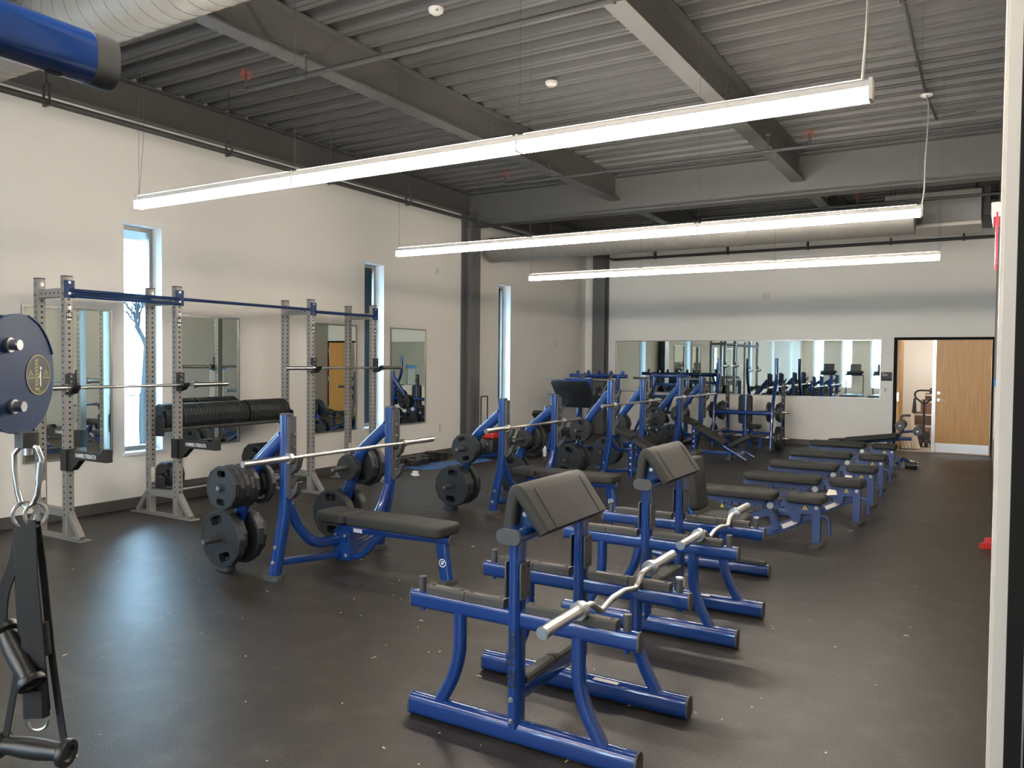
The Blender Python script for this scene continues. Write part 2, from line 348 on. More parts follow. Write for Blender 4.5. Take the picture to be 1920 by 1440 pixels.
sl=bpy.data.lights.new('storage_lamp','AREA'); sl.energy=42; sl.size=1.0; sl.color=(1,.86,.7); so=bpy.data.objects.new('storage_lamp',sl); C.objects.link(so); so.location=(-.7,18.6,2.95)
# right jamb in the near doorway
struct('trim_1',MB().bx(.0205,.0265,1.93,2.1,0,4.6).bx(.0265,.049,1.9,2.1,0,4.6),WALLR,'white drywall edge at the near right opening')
m=MB().bx(.049,.085,1.86,2.1,0,4.6).bx(.30,.34,1.86,2.1,0,4.6).bx(.085,.30,1.90,2.1,0,.12).bx(.085,.30,1.90,2.1,4.4,4.6)
struct('trim_2',m,DKALU,'black storefront door frame at the right edge')
struct('window_13',MB().bx(.085,.30,1.99,2.0,.12,4.4),DKALU,'dark glazed sidelight in the black frame')
obj('fold_line',MB().bx(.078,.081,1.855,1.86,0,1.75),ALU,bpy.data.objects['trim_2'])
for k in range(1): pass
# ------------------------------------------------------------------ exterior
struct('ground',MB().bx(-80,-8.45,-40,60,-.4,-.15),mat('pale_paving',(.62,.62,.60),.8,noise=.1,scale=.6),'bright pale paving outside the windows')
def bare_tree(x,y,h,lab,seed):
    rnd=random.Random(seed); m=MB()
    def br(p,d,l,r,k):
        q=p+d*l; m.sweep([p,(p+q)/2+Vector((rnd.uniform(-.04,.04),rnd.uniform(-.04,.04),0))*l,q],circ(r,5),(1,.2,.1))
        if k==0: return
        for i in range(3 if k>1 else 4):
            nd=(d+Vector((rnd.uniform(-.8,.8),rnd.uniform(-.8,.8),rnd.uniform(-.1,.7)))).normalized(); br(p+d*l*rnd.uniform(.6,1),nd,l*rnd.uniform(.55,.8),r*.6,k-1)
    br(Vector((x,y,-.15)),Vector((0,0,1)),h*.3,.09,0); br(Vector((x,y,-.15+h*.3)),Vector((.05,.05,1)).normalized(),h*.22,.07,5)
    tag(obj('bare_tree',m,mat('grey_bark',(.010,.011,.012),.9,spec=.1)),lab,'tree','bare trees outside')
bare_tree(-13.2,8.95,3.9,'bare leafless tree outside the nearest window',3)
bare_tree(-14.5,17.35,4.6,'bare leafless tree outside the second window',5)
m=MB().bx(-40,-34,14,40,-.1,3.2); 
b=thing('low_building','low white building across the paving outside','building'); obj('wall',m,mat('white_siding',(.8,.82,.84),.7),b)
obj('roof',MB().prism([(-40.4,3.2),(-33.6,3.2),(-37,5.0)],27,T(0,41,0,pi/2)),mat('grey_shingle',(.4,.42,.45),.8),b)
struct('trim_3',MB().bx(-9.6,-8.42,-9,17,3.02,3.35),mat('soffit_paint',(.5,.52,.55),.7),'grey soffit outside above the windows')

# ------------------------------------------------------------------ ceiling services
def duct(name,x0,x1,y,z,r,lab,pitch=.13):
    t=thing(name,lab,'duct',(0,0,0))
    obj('duct_shell',MB().cyl((x0,y,z),(x1,y,z),r,40),DUCT,t)
    s=MB(); n=int((x1-x0)/pitch)
    pts=[]; 
    for k in range(n*20+1):
        a=2*pi*k/20; pts.append((x0+.02+(x1-x0-.04)*k/(n*20),y+(r+.001)*cos(a),z+(r+.001)*sin(a)))
    s.sweep(pts,[(-.004,-.004),(.004,-.004),(.004,.005),(-.004,.005)],(1,0,0)); obj('spiral_seam',s,DUCT,t)
    return t
t=duct('spiral_duct',-7.22,.11,3.17,4.0,.222,'silver spiral duct near the top left of view')
t=duct('spiral_duct',-7.92,-.9,12.45,3.71,.218,'dark grey spiral duct behind the girder')
obj('end_collar',MB().cyl((-7.94,12.45,3.71),(-7.80,12.45,3.71),.226,32),DUCT,t)
hv=thing('air_handler','grey rectangular air unit at the right end of the far duct','air unit',(-.79,14.6,3.86))
obj('cabinet',MB().box(0,0,.27,1.35,.9,.5),DUCT,hv); obj('drain_pan',MB().box(0,0,0,1.36,.94,.05),LITE,hv)
obj('filter_box',MB().box(.73,0,.35,.12,.6,.45),PIPE,hv)
obj('hanger',MB().cyl((-.6,.4,.5),(-.6,.4,.8),.008,6).cyl((.6,.4,.5),(.6,.4,.8),.008,6).cyl((-.6,-.4,.5),(-.6,-.4,.8),.008,6).cyl((.6,-.4,.5),(.6,-.4,.8),.008,6),PIPE,hv)
wp=thing('hung_pipe','dark pipe on hangers along the left and far walls','pipe')
obj('pipe_run',MB().sweep([(-7.3,-6,3.965),(-7.3,16.6,3.965),(XR-.02,16.6,3.965)],circ(.03,12),(0,0,1),.12),PIPE,wp)
def hanger(x,y,along):
    m=MB(); d=(.06,0) if along=='y' else (0,.06)
    zt=4.12
    for s in(-1,1): m.sweep([(x+s*d[0]*.8,y+s*d[1]*.8,3.93),(x+s*d[0]*.8,y+s*d[1]*.8,zt)],rrect(.03,.012,.003,1),(0,1,0))
    m.sweep([(x-d[0]*.8,y-d[1]*.8,zt),(x+d[0]*.8,y+d[1]*.8,zt)],rrect(.03,.012,.003,1)); m.sweep([(x-d[0]*.8,y-d[1]*.8,3.93),(x+d[0]*.8,y+d[1]*.8,3.93)],rrect(.03,.012,.003,1))
    m.cyl((x,y,zt),(x,y,4.62),.007,6); obj('hanger',m,PIPE,wp)
for y in (4.0,6.0,7.6,9.2,11.0,13.6): hanger(-7.3,y,'y')
for x in (-6.3,-4.7,-3.1,-1.6,-.4): hanger(x,16.6,'x')
RCAGE=mat('red_cage_wire',(.35,.06,.04),.5)
def sprinkler(y,x0,x1,lab):
    t=thing('sprinkler_pipe',lab,'pipe',group='sprinkler branch pipes')
    obj('pipe_run',MB().cyl((x0,y,4.1),(x1,y,4.1),.021,12),PIPE,t)
    for hx in ([x0] if y<13 else [])+([-1.75] if y>6 else []):
        h=obj('sprinkler_head',MB().cyl((hx,y,4.08),(hx,y,4.2),.016,10).cyl((hx,y,4.2),(hx,y,4.24),.01,8).cyl((hx,y,4.25),(hx,y,4.255),.022,12),PIPE,t)
        c=MB()
        for k in range(6):
            a=k*pi/3; c.sweep([(hx+.02*cos(a),y+.02*sin(a),4.19),(hx+.045*cos(a),y+.045*sin(a),4.21),(hx+.045*cos(a),y+.045*sin(a),4.27),(hx+.015*cos(a),y+.015*sin(a),4.29)],circ(.003,5),(1,.3,0),.01,2)
        c.sweep([(hx+.045*cos(k*pi/6),y+.045*sin(k*pi/6),4.24) for k in range(12)],circ(.003,5),(0,0,1),closed=True); obj('cage',c,RCAGE,h)
    for x in (-5.05,-2.2): obj('hanger',MB().cyl((x,y,4.1),(x,y,4.28),.006,6).box(x,y,4.28,.05,.05,.02).cyl((x-.012,y,4.1),(x+.012,y,4.1),.03,12),PIPE,t)
sprinkler(4.95,-5.8,.11,'dark sprinkler pipe under the beams with caged head, nearest')
sprinkler(9.35,-5.74,.11,'dark sprinkler pipe in front of the girder, second')
sprinkler(13.2,-4.2,XR,'dark sprinkler pipe beyond the girder')
for (x,y,lab,g) in [(-4.08,5.5,'white dome sensor on the deck near the top edge',1),(-4.06,7.54,'round white smoke detector on the deck between beams',0)]:
    t=thing('ceiling_sensor',lab,'sensor',(x,y,ZD),0,'ceiling sensors')
    obj('body',MB().lathe([(.0,-.05),(.035,-.048),(.06,-.03),(.065,-.012),(.065,0)],24),WHPL,t)
    if g: obj('lens',MB().box(.03,-.035,-.03,.03,.02,.012),BLACK,t)
    else: obj('grille',MB().lathe([(.0,-.054),(.03,-.053),(.032,-.047)],20),LITE,t)
cn=thing('conduit','thin grey conduit along the deck on the right','conduit')
obj('tube',MB().sweep([(-.66,4.0,4.62),(-.63,9.75,4.62),(-.58,10.85,4.62),(-.17,10.75,4.62)],circ(.014,8),(0,0,1),.03),PIPE,cn); 
cb=MB()
for y in (5.5,7.2,8.8): cb.box(-.645,y,4.628,.05,.025,.04)
obj('clip_set',cb,PIPE,cn)
cap=thing('cord_canopy','white disc canopy feeding the second light bar','canopy',(-.623,9.75,4.6)); obj('disc',MB().lathe([(0,-.02),(.05,-.018),(.065,-.006),(.065,0)],24),WHPL,cap)

# ------------------------------------------------------------------ pendant light bars
LX=[-5.21,-3.645,-2.055,-.42]
def light_bar(y,lab,cords):
    t=thing('pendant_light',lab,'light',(0,y,2.733),0,'linear pendant lights'); xs=LX; W=.058
    for a,b in zip(xs[:-1],xs[1:]):
        a+=.004; b-=.004
        h=MB().prism([(-W/2,.050),(W/2,.050),(W/2,.075),(W/2-.006,.082),(-W/2+.006,.082),(-W/2,.075)],b-a,Matrix(((0,0,1,a),(1,0,0,0),(0,1,0,0),(0,0,0,1))))
        hs=obj('housing',h,LITE,t)
        d=MB().bx(a+.002,b-.002,-W/2+.001,W/2-.001,.0015,.050)
        obj('diffuser',d,LENS,hs); obj('base_lens',MB().bx(a+.002,b-.002,-W/2+.001,W/2-.001,-.001,.0014),LENSB,hs)
        obj('added_up_glow',MB().bx(a+.03,b-.03,-.022,.022,.0825,.085),UPL,hs)  # unseen glowing strip added above the housing to throw light upward
    for x in xs: obj('joint_band',MB().box(x,0,.041,.014,.066,.086),LITE,t)
    w=MB()
    for x in (xs[0]+.02,xs[1],xs[2],xs[3]-.02): w.cyl((x,0,.08),(x,0,1.92),.0012,5)
    obj('suspension_wire',w,PIPE,t)
    for c in cords: obj('power_cord',MB().sweep([(p[0],p[1]-y,p[2]-2.733) for p in c],circ(.0055 if len(c)>4 else .0012,8),(1,0,0),.2,6),CORD if len(c)>4 else PIPE,t)
    return t
light_bar(3.484,'long glowing pendant light bar, nearest and largest',[[(-.455,3.484,2.816),(-.463,3.6,2.967),(-.495,3.9,3.191),(-.543,4.3,3.476),(-.596,4.7,3.729),(-.8,6.2,4.64)],[(-5.19,3.484,2.82),(-5.12,3.484,3.3),(-5.17,3.484,3.8),(-5.19,3.484,4.6)]])
light_bar(6.386,'long glowing pendant light bar, second from the camera',[[(-.422,6.4,2.811),(-.433,6.8,2.985),(-.482,7.6,3.408),(-.53,8.6,3.989),(-.567,9.2,4.355),(-.623,9.75,4.6)]])
light_bar(9.132,'long glowing pendant light bar, third and farthest',[[(-.42,9.132,2.82),(-.42,9.132,3.2),(-.42,9.132,4.64)]])
for k,y in enumerate((.62,-2.25,-5.1)): light_bar(y,'pendant light bar behind the camera, %s row'%ORD[k],[])

# ------------------------------------------------------------------ lettering helper
def text_mesh(s,size,mat,ext=.0008,sx=1.0,bold=0):
    cu=bpy.data.curves.new('text','FONT'); cu.body=s; cu.size=size; cu.extrude=ext; cu.align_x='CENTER'; cu.align_y='CENTER'; cu.offset=bold; cu.resolution_u=3
    o=bpy.data.objects.new('text',cu); C.objects.link(o); bpy.context.view_layer.update()
    me=bpy.data.meshes.new_from_object(o.evaluated_get(bpy.context.evaluated_depsgraph_get())); bpy.data.objects.remove(o); bpy.data.curves.remove(cu)
    me.transform(Matrix.Diagonal((sx,1,1,1))); me.materials.clear(); me.materials.append(mat); return me
def basis(xv,yv,p):   # local x -> xv, local y -> yv at point p
    xv,yv=Vector(xv).normalized(),Vector(yv).normalized(); z=xv.cross(yv)
    return Matrix(((xv.x,yv.x,z.x,p[0]),(xv.y,yv.y,z.y,p[1]),(xv.z,yv.z,z.z,p[2]),(0,0,0,1)))
def curve_mesh(splines,depth,bevel,mat,name):   # filled 2D outline with holes, axis turned to Y
    cu=bpy.data.curves.new(name,'CURVE'); cu.dimensions='2D'; cu.fill_mode='BOTH'; cu.extrude=depth/2-bevel; cu.bevel_depth=bevel; cu.bevel_resolution=1
    for pts in splines:
        sp=cu.splines.new('POLY'); sp.points.add(len(pts)-1); sp.use_cyclic_u=True
        for q,p in zip(sp.points,pts): q.co=(p[0],p[1],0,1)
    o=bpy.data.objects.new(name,cu); C.objects.link(o); bpy.context.view_layer.update()
    me=bpy.data.meshes.new_from_object(o.evaluated_get(bpy.context.evaluated_depsgraph_get())); bpy.data.objects.remove(o); bpy.data.curves.remove(cu)
    me.materials.clear(); me.materials.append(mat); me.name=name
    me.polygons.foreach_set('use_smooth',[True]*len(me.polygons)); me.set_sharp_from_angle(angle=R(18)); return me

# ------------------------------------------------------------------ weight plates
PL={}
def plate_mesh(r,t,holes):
    k=(r,t,holes)
    if k in PL: return PL[k]
    sp=[[(r*cos(2*pi*(i+.5)/12),r*sin(2*pi*(i+.5)/12)) for i in range(12)],circ(.0265,16)]
    for h in range(holes):
        a=pi/2+2*pi*h/holes; pts=rrect(r*.60,r*.34,r*.13,3)
        sp.append([((r*.65+p[1])*cos(a)-p[0]*sin(a),(r*.65+p[1])*sin(a)+p[0]*cos(a)) for p in pts])
    body=curve_mesh(sp,t,.004 if t>.02 else .003,PLATE,'weight_plate'); rot=Matrix.Rotation(pi/2,4,'X'); body.transform(rot)
    m=MB()    # raised hub and rim
    ring=lambda a,b,z0,z1,n=24,ph=0: [(b,z0),(b,z1),(a,z1),(a,z0)]
    def addring(a,b,n,ph):
        for s in(-1,1):
            v=[];f=[]
            for k in range(n):
                an=2*pi*(k+ph)/n
                for rr,zz in ((b,s*(t/2-.004)),(b-.004,s*(t/2+.003)),(a+.004,s*(t/2+.003)),(a,s*(t/2-.004))): v.append((rr*cos(an),zz,rr*sin(an)))
            for k in range(n):
                l=(k+1)%n
                for i in range(3): f.append((k*4+i,l*4+i,l*4+i+1,k*4+i+1))
            m.add(v,f)
    addring(.029,max(.05,r*.27),24,0); 
    rim=mesh_of('hub_ring',m,PLATE,22)
    m=MB()
    m2=m; m=MB()
    n=12
    for s in(-1,1):
        v=[];f=[]
        for k in range(n):
            an=2*pi*(k+.5)/n
            for rr,zz in ((r-.003,s*(t/2-.005)),(r-.010,s*(t/2+.003)),(r*.91,s*(t/2+.003)),(r*.885,s*(t/2-.004))): v.append((rr*cos(an),zz,rr*sin(an)))
        for k in range(n):
            l=(k+1)%n
            for i in range(3): f.append((k*4+i,l*4+i,l*4+i+1,k*4+i+1))
        m.add(v,f)
    rim2=mesh_of('outer_rim',m,PLATE,18); PL[k]=(body,rim,rim2); return PL[k]
SIZES={45:(.222,.056,2,'large'),35:(.19,.046,2,'mid-sized'),25:(.163,.042,2,'mid-sized'),10:(.112,.030,0,'small'),5:(.095,.024,0,'small')}
def plate(size,loc,rot,label,group,axis='y'):
    r,t,h,_=SIZES[size]; b,hub,rim=plate_mesh(r,t,h)
    o=link('weight_plate',b); o.location=loc
    o.matrix_world=Matrix.Translation(loc)@(Matrix.Rotation(pi/2,4,'Z') if axis=='x' else (Matrix.Rotation(pi/2,4,'X') if axis=='z' else Matrix()))@Matrix.Rotation(rot,4,'Y')
    tag(o,label,'plate',group); link('hub_ring',hub,o); link('outer_rim',rim,o); return o

# ------------------------------------------------------------------ barbells
def barbell(loc,label,shaft_l=1.31,axis='y',group='straight barbells'):
    t=thing('barbell',label,'barbell',loc,0 if axis=='y' else pi/2,group); h=shaft_l/2; e=h+.43
    obj('shaft',MB().cyl((0,-h,0),(0,h,0),.0145,14),CHROME,t)
    k=MB()
    for a,b in ((-.5,-.22),(.22,.5)): k.cyl((0,a,0),(0,b,0),.0152,14)
    obj('knurl_band',k,mat('knurled_steel',(.5,.49,.47),.42,1,noise=.2,scale=400,bump=.4,bscale=900) if 'knurled_steel' not in bpy.data.materials else bpy.data.materials['knurled_steel'],t)
    for s in(-1,1):
        sl=obj('sleeve',MB().cyl((0,s*(h+.02),0),(0,s*e,0),.025,18),CHROME,t)
        obj('collar',MB().cyl((0,s*(h-.01),0),(0,s*(h+.022),0),.037,20),CHROME,sl)
        obj('end_cap',MB().cyl((0,s*e,0),(0,s*(e+.004),0),.019,16),STEEL,sl)
    return t
def ez_bar(loc,label,L=1.44):
    t=thing('curl_bar',label,'barbell',loc,0,'zigzag curl bars'); e=L/2; h=.39
    p=[(0,-h,0),(0,-.285,0),(.006,-.205,-.056),(0,-.075,-.034),(0,.075,-.034),(.006,.205,-.056),(0,.285,0),(0,h,0)]
    obj('shaft',MB().sweep(p,circ(.0145,14),(0,0,1),.028,5),CHROME,t)
    for s in(-1,1):
        sl=obj('sleeve',MB().cyl((0,s*(h+.02),0),(0,s*e,0),.025,20),CHROME,t)
        obj('collar',MB().cyl((0,s*(h-.012),0),(0,s*(h+.025),0),.038,22),CHROME,sl); obj('end_cap',MB().cyl((0,s*e,0),(0,s*(e+.003),0),.02,16),STEEL,sl)
    return t

# ------------------------------------------------------------------ olympic benches
def foot_pad(m,x,y,lx,ly,h=.04): m.prism(rrect(lx,ly,min(lx,ly)*.4,3),h,T(x,y,0)); return m
def bolt(m,p,d,r=.011):
    p=Vector(p); d=Vector(d).normalized(); m.cyl(p,p+d*.006,r*1.5,10); m.cyl(p,p+d*.014,r,6); return m
def side_frame(t,s,H,rear=True,hook=(.90,.72)):
    y=s*.6
    u=obj('upright',MB().sweep([(-.125,y,.03),(-.02,y,.5),(0,y,.66),(0,y,H)],oval(.098,.08),(0,1,0),.14),BLUE,t)
    obj('end_cap',MB().prism(oval(.100,.082),.012,T(0,y,H,0,0,0)),CAP,u)
    pl=obj('hook_plate',MB().box(.054,y,(H+.66)/2-.01,.020,.076,H-.66).box(.062,y+s*.03,(H+.66)/2-.01,.03,.012,H-.68),CAP,u)
    for z in hook:
        if z<H-.1: obj('bar_hook',MB().prism([(.05,z-.09),(.075,z-.08),(.128,z-.03),(.150,z+.045),(.132,z+.05),(.112,z),(.07,z-.012),(.05,z+.02)],.055,Matrix(((1,0,0,0),(0,0,1,y-.0275),(0,1,0,0),(0,0,0,1)))),CAP,pl)
    b=MB()
    for k in range(5): bolt(b,(.074,y-s*.012,.72+k*(H-.86)/4),(1,0,0),.007)
    obj('bolt_set',b,STEEL,pl)
    st=obj('strut',MB().sweep([(-.03,y,H-.16),(-.36,y,.83),(-.43,y,.62),(-.675,y,.035)],oval(.108,.066),(0,1,0),.13),BLUE,t)
    f1=obj('foot',foot_pad(MB(),-.13,y,.17,.11),CAP,t); f2=obj('foot',foot_pad(MB(),-.68,y,.16,.11),CAP,t)
    for (hx,hz) in ((-.395,.71),(-.56,.288)):
        h=obj('horn',MB().cyl((hx,y-.30,hz),(hx,y+.30,hz),.0235,14),PIPE,t)
        obj('horn_tip',MB().cyl((hx,y-.305,hz),(hx,y-.3,hz),.013,10).cyl((hx,y+.3,hz),(hx,y+.305,hz),.013,10),STEEL,h)
    b=MB(); bolt(b,(-.1,y-.038,.14),(0,-1,0)); bolt(b,(-.075,y-.038,.26),(0,-1,0)); obj('bolt_set',b,STEEL,u)
    lt=text_mesh('Life Fitness',.075,INK,.0006,1.0,.0008); o=link('lettering',lt,u,basis((0,0,1),(-1,0,0),(-.003,y-.0385,.98))) 
def logo_disc(parent,M):
    m=MB().add([(q*cos(2*pi*k/32),q*sin(2*pi*k/32),.0012) for k in range(32) for q in (.0255,.0315)],[(2*k,2*k+1,(2*k+3)%64,(2*k+2)%64) for k in range(32)],M)
    obj('logo_ring',m,WHITE,parent)
    link('lettering',text_mesh('LF',.036,WHITE,.0006,.72,.0018),parent,M@T(0,0,.001))
def flat_bench(lab,loc):
    t=thing('bench_press',lab,'bench',loc,0,'flat olympic benches')
    for s in(-1,1): side_frame(t,s,1.255)
    for s in(-1,1):
        obj('cross_tube',MB().sweep([(0,s*.57,.58),(0,s*.50,.42),(0,s*.33,.235),(0,s*.05,.215)],oval(.078,.06),(1,0,0),.12),BLUE,t)
        obj('brace_tube',MB().sweep([(-.10,s*.58,.135),(.0,s*.06,.10)],rrect(.065,.05,.012,2),(0,0,1)),BLUE,t)
    obj('center_bracket',MB().bx(-.04,.13,-.055,.055,.06,.30).bx(-.02,.10,-.065,.065,.20,.26),BLUE,t)
    b=MB()
    for z in (.1,.26): bolt(b,(-.01,-.066 if z>.2 else -.056,z),(0,-1,0)); bolt(b,(.09,-.066 if z>.2 else -.056,z),(0,-1,0))
    obj('bolt_set',b,STEEL,t)
    bm_=obj('beam',MB().sweep([(-.02,0,.31),(1.08,0,.335)],rrect(.075,.06,.015,2),(0,0,1)),BLUE,t)
    obj('sticker',MB().box(.2,-.0385,.31,.09,.001,.03),PAPER,bm_)
    obj('support_tube',MB().sweep([(.03,.0,.08),(.2,.0,.09),(.42,.0,.30)],oval(.05,.045),(0,1,0),.15),BLUE,t)
    leg=obj('leg',MB().sweep([(1.0,0,.325),(1.045,0,.035)],oval(.105,.06),(0,1,0)),BLUE,t)
    obj('beam_cap',MB().cyl((1.08,0,.335),(1.092,0,.335),.036,14),CAP,bm_)
    obj('foot',foot_pad(MB(),1.05,0,.10,.17,.035),CAP,t)
    Rm=basis((1,0,-.0),(.16,0,-1),(0,0,0)); 
    logo_disc(leg,basis((1,0,0),(0,0,1),(1.026,-.031,.165)))
    obj('head_pad',MB().rpad(.30,.29,.085,.05,.022,T(-.02,0,.365)),PAD,t)
    obj('seat_pad',MB().rpad(.93,.30,.085,.05,.022,T(.61,0,.365)),PAD,t)
    return t
def incline_bench(lab,loc):
    t=thing('incline_bench',lab,'bench',loc,0,'incline olympic benches')
    for s in(-1,1): side_frame(t,s,1.40,hook=(1.035,.84,1.23))
    for s in(-1,1):
        obj('cross_tube',MB().sweep([(0,s*.57,.60),(.02,s*.45,.44),(.06,s*.25,.40),(.07,0,.40)],oval(.06,.05),(1,0,0),.1),BLUE,t)
        obj('brace_tube',MB().sweep([(-.10,s*.58,.135),(.05,s*.06,.10)],rrect(.055,.045,.01,2),(0,0,1)),BLUE,t)
    p=obj('seat_post',MB().sweep([(.07,0,.0),(.07,0,.60)],rrect(.09,.07,.012,2),(1,0,0)),BLUE,t)
    b=MB()
    for k in range(5): bolt(b,(.075,-.046,.10+k*.09),(0,-1,0),.008)
    obj('bolt_set',b,WHITE,p)
    obj('beam',MB().sweep([(.07,0,.10),(.72,0,.10)],rrect(.06,.06,.012,2),(0,0,1)),BLUE,t)
    obj('leg',MB().sweep([(.70,0,.03),(.70,0,.28)],rrect(.07,.06,.012,2),(1,0,0)),BLUE,t); obj('foot',foot_pad(MB(),.70,0,.11,.2,.03),CAP,t)
    a=R(28.5)
    obj('head_pad',MB().rpad(.31,.28,.075,.05,.02,T(-.02,0,.596,0,R(20),0)),PAD,t)
    obj('back_pad',MB().rpad(.60,.29,.08,.05,.022,T(.375,0,.375,0,a,0)),PAD,t)
    obj('back_support',MB().sweep([(.06,0,.52),(.68,0,.19)],rrect(.07,.05,.01,2),(0,1,0)),BLUE,t)
    obj('seat_pad',MB().rpad(.42,.29,.08,.05,.022,T(.915,0,.30,0,-R(29.5),0)),PAD,t)
    for s in(-1,1):
        ft=obj('foot_tube',MB().sweep([(.66,s*.26,.25),(1.05,s*.26,.035)],oval(.05,.045),(0,1,0)),BLUE,t)
        obj('end_cap',MB().sweep([(1.05,s*.26,.035),(1.058,s*.26,.031)],oval(.052,.047),(0,1,0)),CAP,ft)
    obj('foot_plate',MB().prism([(-.25,0),(.25,0),(.25,.16),(.12,.10),(-.12,.10),(-.25,.16)],.012,basis((0,1,0),(-.87,0,.49),(.97,0,.075))),BLUE,t)
    obj('cross_bar',MB().cyl((.68,-.26,.235),(.68,.26,.235),.024,10),BLUE,t)
    return t
XU=-4.46
BENCH=[('nearest flat bench',4.78),('farther flat bench',7.86),('nearer incline bench',10.72),('farther incline bench',13.6)]
flat_bench('blue flat bench press with loaded plate horns, nearest to the camera',(XU,4.78,0))
flat_bench('blue flat bench press behind the front curl bench, second in row',(XU,7.86,0))
incline_bench('blue incline bench press partly hidden behind the second curl bench',(XU,10.72,0))
incline_bench('blue incline bench press farthest in the row, seat and footrest visible',(XU,13.6,0))
for (n,y),z,x,l in zip(BENCH,(.945,.95,1.075,1.08),(.098,.098,.098,.098),(1.31,1.31,1.34,1.34)):
    barbell((XU+x,y,z),'bare chrome barbell resting on the hooks of the '+n,l)
# config: (side, horn, dir) -> sizes from strut outward
CF=[{('n','u','o'):[25,25,25,25,25],('n','u','i'):[10,25],('n','l','o'):[35,45],('n','l','i'):[45,35],('f','u','i'):[5,5,10],('f','u','o'):[25,25,35,25],('f','l','i'):[35,45],('f','l','o'):[45,35]},
    {('n','u','o'):[10,25,25],('n','u','i'):[10,5,5,5],('n','l','o'):[45,45],('n','l','i'):[45],('f','u','i'):[10,5],('f','u','o'):[25,25,35,25],('f','l','i'):[45],('f','l','o'):[45]},
    {('n','u','o'):[10,25,25],('n','u','i'):[10,10],('n','l','o'):[45,45,45],('n','l','i'):[45],('f','u','i'):[25],('f','u','o'):[25,25],('f','l','i'):[45],('f','l','o'):[45]},
    {('n','u','o'):[25,35],('n','u','i'):[10],('n','l','o'):[45,45],('n','l','i'):[45],('f','u','i'):[25],('f','u','o'):[25],('f','l','i'):[45],('f','l','o'):[45]}]
for (bn,by),cfg in zip(BENCH,CF):
    for (sd,hn,dr),sizes in cfg.items():
        ys=-.6 if sd=='n' else .6; d=(-1 if dr=='o' else 1)*(1 if sd=='n' else -1)
        hx,hz=(-.395,.71) if hn=='u' else (-.56,.288); off=.036
        for k,sz in enumerate(sizes):
            r,t_,_,wd=SIZES[sz]; yy=by+ys+d*(off+t_/2+.003); off+=t_+.006
            dz=-.003
            plate(sz,(XU+hx,yy,hz+dz),random.uniform(-.35,.35) if sz>10 else random.uniform(0,3),
                  f"{wd} black plate, {ORD[k]} from frame, {'upper' if hn=='u' else 'lower'} {'outer' if dr=='o' else 'inner'} horn, {'near' if sd=='n' else 'far'} side, {bn}",'plates on the bench horns')

